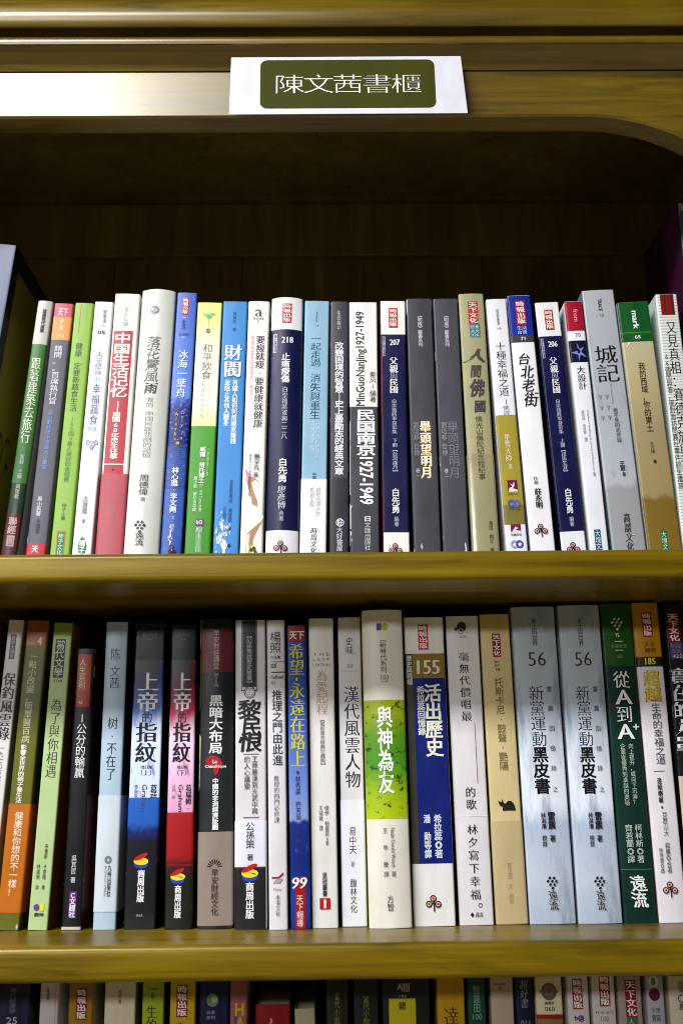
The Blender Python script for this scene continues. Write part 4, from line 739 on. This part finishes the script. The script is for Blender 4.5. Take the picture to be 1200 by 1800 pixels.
low('wide cream book with small black print at top, lowest shelf', 186, 242, Y3, '#d8cfba', [T('希望之書', .5, 1740, 1764, .1, '#3c3830'), T('...', .36, 1742, 1764, .06, '#3c3830')], side='#b4a88c')
low('yellow green book with black title on lowest shelf', 252, 291, Y3, '#a4b428', [H('Peace', .5, 1735, 1740, .5, '#4c5420'), T('心靈', .48, 1742, 1756, .14, '#4c5420'), T('生的', .45, 1767, 1815, .46, '#2e3010', 'm')], side='#5c6c1c')
low('bright yellow book with red label on lowest shelf', 300, 346, Y3, '#c4a818', [label(1731, 1788, .26, .70, '時報出版', '#8a2028'), T('達', .4, 1797, 1815, .3, '#3c3410', 'm')], side='#6a6414')
low('navy book with small pale green globe on lowest shelf', 351, 404, Y3, '#161c4c', [D(.45, 1758, 9.5, '#6c8c6c'), D(.52, 1756, 5, '#a4b4a0'), H('科學', .4, 1776, 1783, .28, '#8a90a8', 'b'), H('新知', .4, 1785, 1791, .28, '#8a90a8', 'b')])
low('dusty pink book with yellow lettering and grey side on lowest shelf', 404.5, 436, Y3, '#a46464', [H('H', .55, 1763, 1786, .5, '#c8b420', 'b'), H('A', .6, 1788, 1802, .4, '#c8b420', 'b'), P(1784, None, '#5a4a9c', .25, .4)], side='#b4aca4')
low('short red book with its top edge visible, lowest shelf', 448, 511, 1766, '#8c1016', [H('3', .45, 1790, 1799, .09, '#e0b090', 'b')])
low('short beige book tucked beside the short red one, lowest shelf', 517, 561, 1774, '#b4a890', [])
low('brown black book with green gold title, lowest shelf', 564, 612, Y3, '#2c2422', [T('當代小說', .5, 1744, 1801, .22, '#8a8a3c', 's')])
low('black book with green gold title right of the brown one, lowest shelf', 619, 664, Y3, '#22242a', [T('當代小說', .5, 1750, 1802, .24, '#84883a', 's')])
low('wide black book with bright yellow panel numbered 185 on lowest shelf', 668, 754, Y3, '#1c2226', [H('A|||||', .45, 1728, 1743, .26, '#c8b4ac', 'B'), H('185', .44, 1748, 1753, .16, '#a8a49c'), P(1755, None, '#c0b41a', .14, .70), T('趨勢', .42, 1761, 1775, .14, '#5c5814', 'b')])
low('golden yellow book with brown title character on lowest shelf', 764, 814, Y3, '#bf9618', [T('達', .5, 1770, 1812, .52, '#5c3412', 'm')])
low('dark green book with pale title ending in 100 on lowest shelf', 818, 850, Y3, '#17513e', [T('智慧田', .5, 1732, 1780, .38, '#8fae9c', 's'), H('100', .5, 1782, 1792, .5, '#8fae9c', 's')])
low('mottled beige book with a tiny top mark, lowest shelf', 858, 899, Y3, '#b9ab98', [H('生活美學', .42, 1728, 1732, .5, '#4c443c'), D(.42, 1738, 3, '#8a7c6c', .7)])
low('slim navy book with grey brush title on lowest shelf', 900.5, 933, Y3, '#171c40', [T('超好書', .5, 1722, 1772, .4, '#8c8c94', 'k', 1, .15), H('011', .5, 1793, 1803, .5, '#9aa49c')])
low('cream book with grey globe and red stripe on lowest shelf', 936, 984, Y3, '#d8cfac', [D(.5, 1743, 12.5, '#6c6454'), D(.5, 1741, 8, '#8c8470', .5), D(.5, 1743, 15, '#8c8470', .9, 5), H('新視界', .5, 1760, 1766, .34, '#3c382c', 'b'), H('060', .5, 1769, 1777, .36, '#3c382c', 's'), P(1783, 1791, '#a01c30'), P(1791, None, '#8a8040')])
low('white book with red label above small navy mark on lowest shelf', 991, 1030, Y3, '#d2cace', [label(1720, 1774, .24, .70, '時報出版', '#94202a'), H('b@', .5, 1784, 1796, .44, '#24286c', 'B')])
low('white book with red label above spaced small letters on lowest shelf', 1034, 1076, Y3, '#d0c8c8', [label(1714, 1769, .32, .78, '時報出版', '#94202a'), H('n e x t', .5, 1777, 1782, .74, '#4c464a'), H('100', .5, 1786, 1795, .34, '#8a8488')])
low('grey beige book with red label above green patch on lowest shelf', 1079, 1122, Y3, '#a89c94', [label(1722, 1788, .30, .76, '天下文化', '#94202a'), P(1788, None, '#4c7c54', .30, .78), H('人', .5, 1791, 1799, .22, '#c8dcc8')])
low('light grey book with round maroon seal on lowest shelf', 1129, 1161, Y3, '#b4b2b8', [D(.42, 1725, 8, '#d8d8d4'), D(.42, 1725, 4, '#6c8c5c', ry=6), D(.44, 1748, 9, '#5c1c3c'), H('文學', .46, 1771, 1780, .5, '#4c4a50', 'm'), H('館', .46, 1783, 1795, .5, '#4c4a50')])
low('cream book with ringed brown mark, right end of lowest shelf', 1168, 1212, Y3, '#cfc6b4', [T('台灣', .5, 1722, 1746, .22, '#7c7468'), D(.5, 1755, 6, '#7c4c3c', .7), T('館', .5, 1763, 1776, .22, '#5c544c', 'b'), H('三', .55, 1789, 1797, .2, '#8a8274')])

# ---- keep neighbours from running into each other
for row in 'UL3':
    q = [b for b in U if b.row == row]
    for _ in range(4):
        for a, c in zip(q[:-1], q[1:]):
            for z in (0, min(a.h, c.h)):
                ra = a.X+math.tan(a.phi)*z+a.w/2/math.cos(a.phi); lc = c.X+math.tan(c.phi)*z-c.w/2/math.cos(c.phi)
                d = .0009-(lc-ra)
                if d > 0:
                    for b, s in ((a, -1), (c, 1)):
                        b.w -= d/2; b.X += s*d/4
for b in U: b.build()
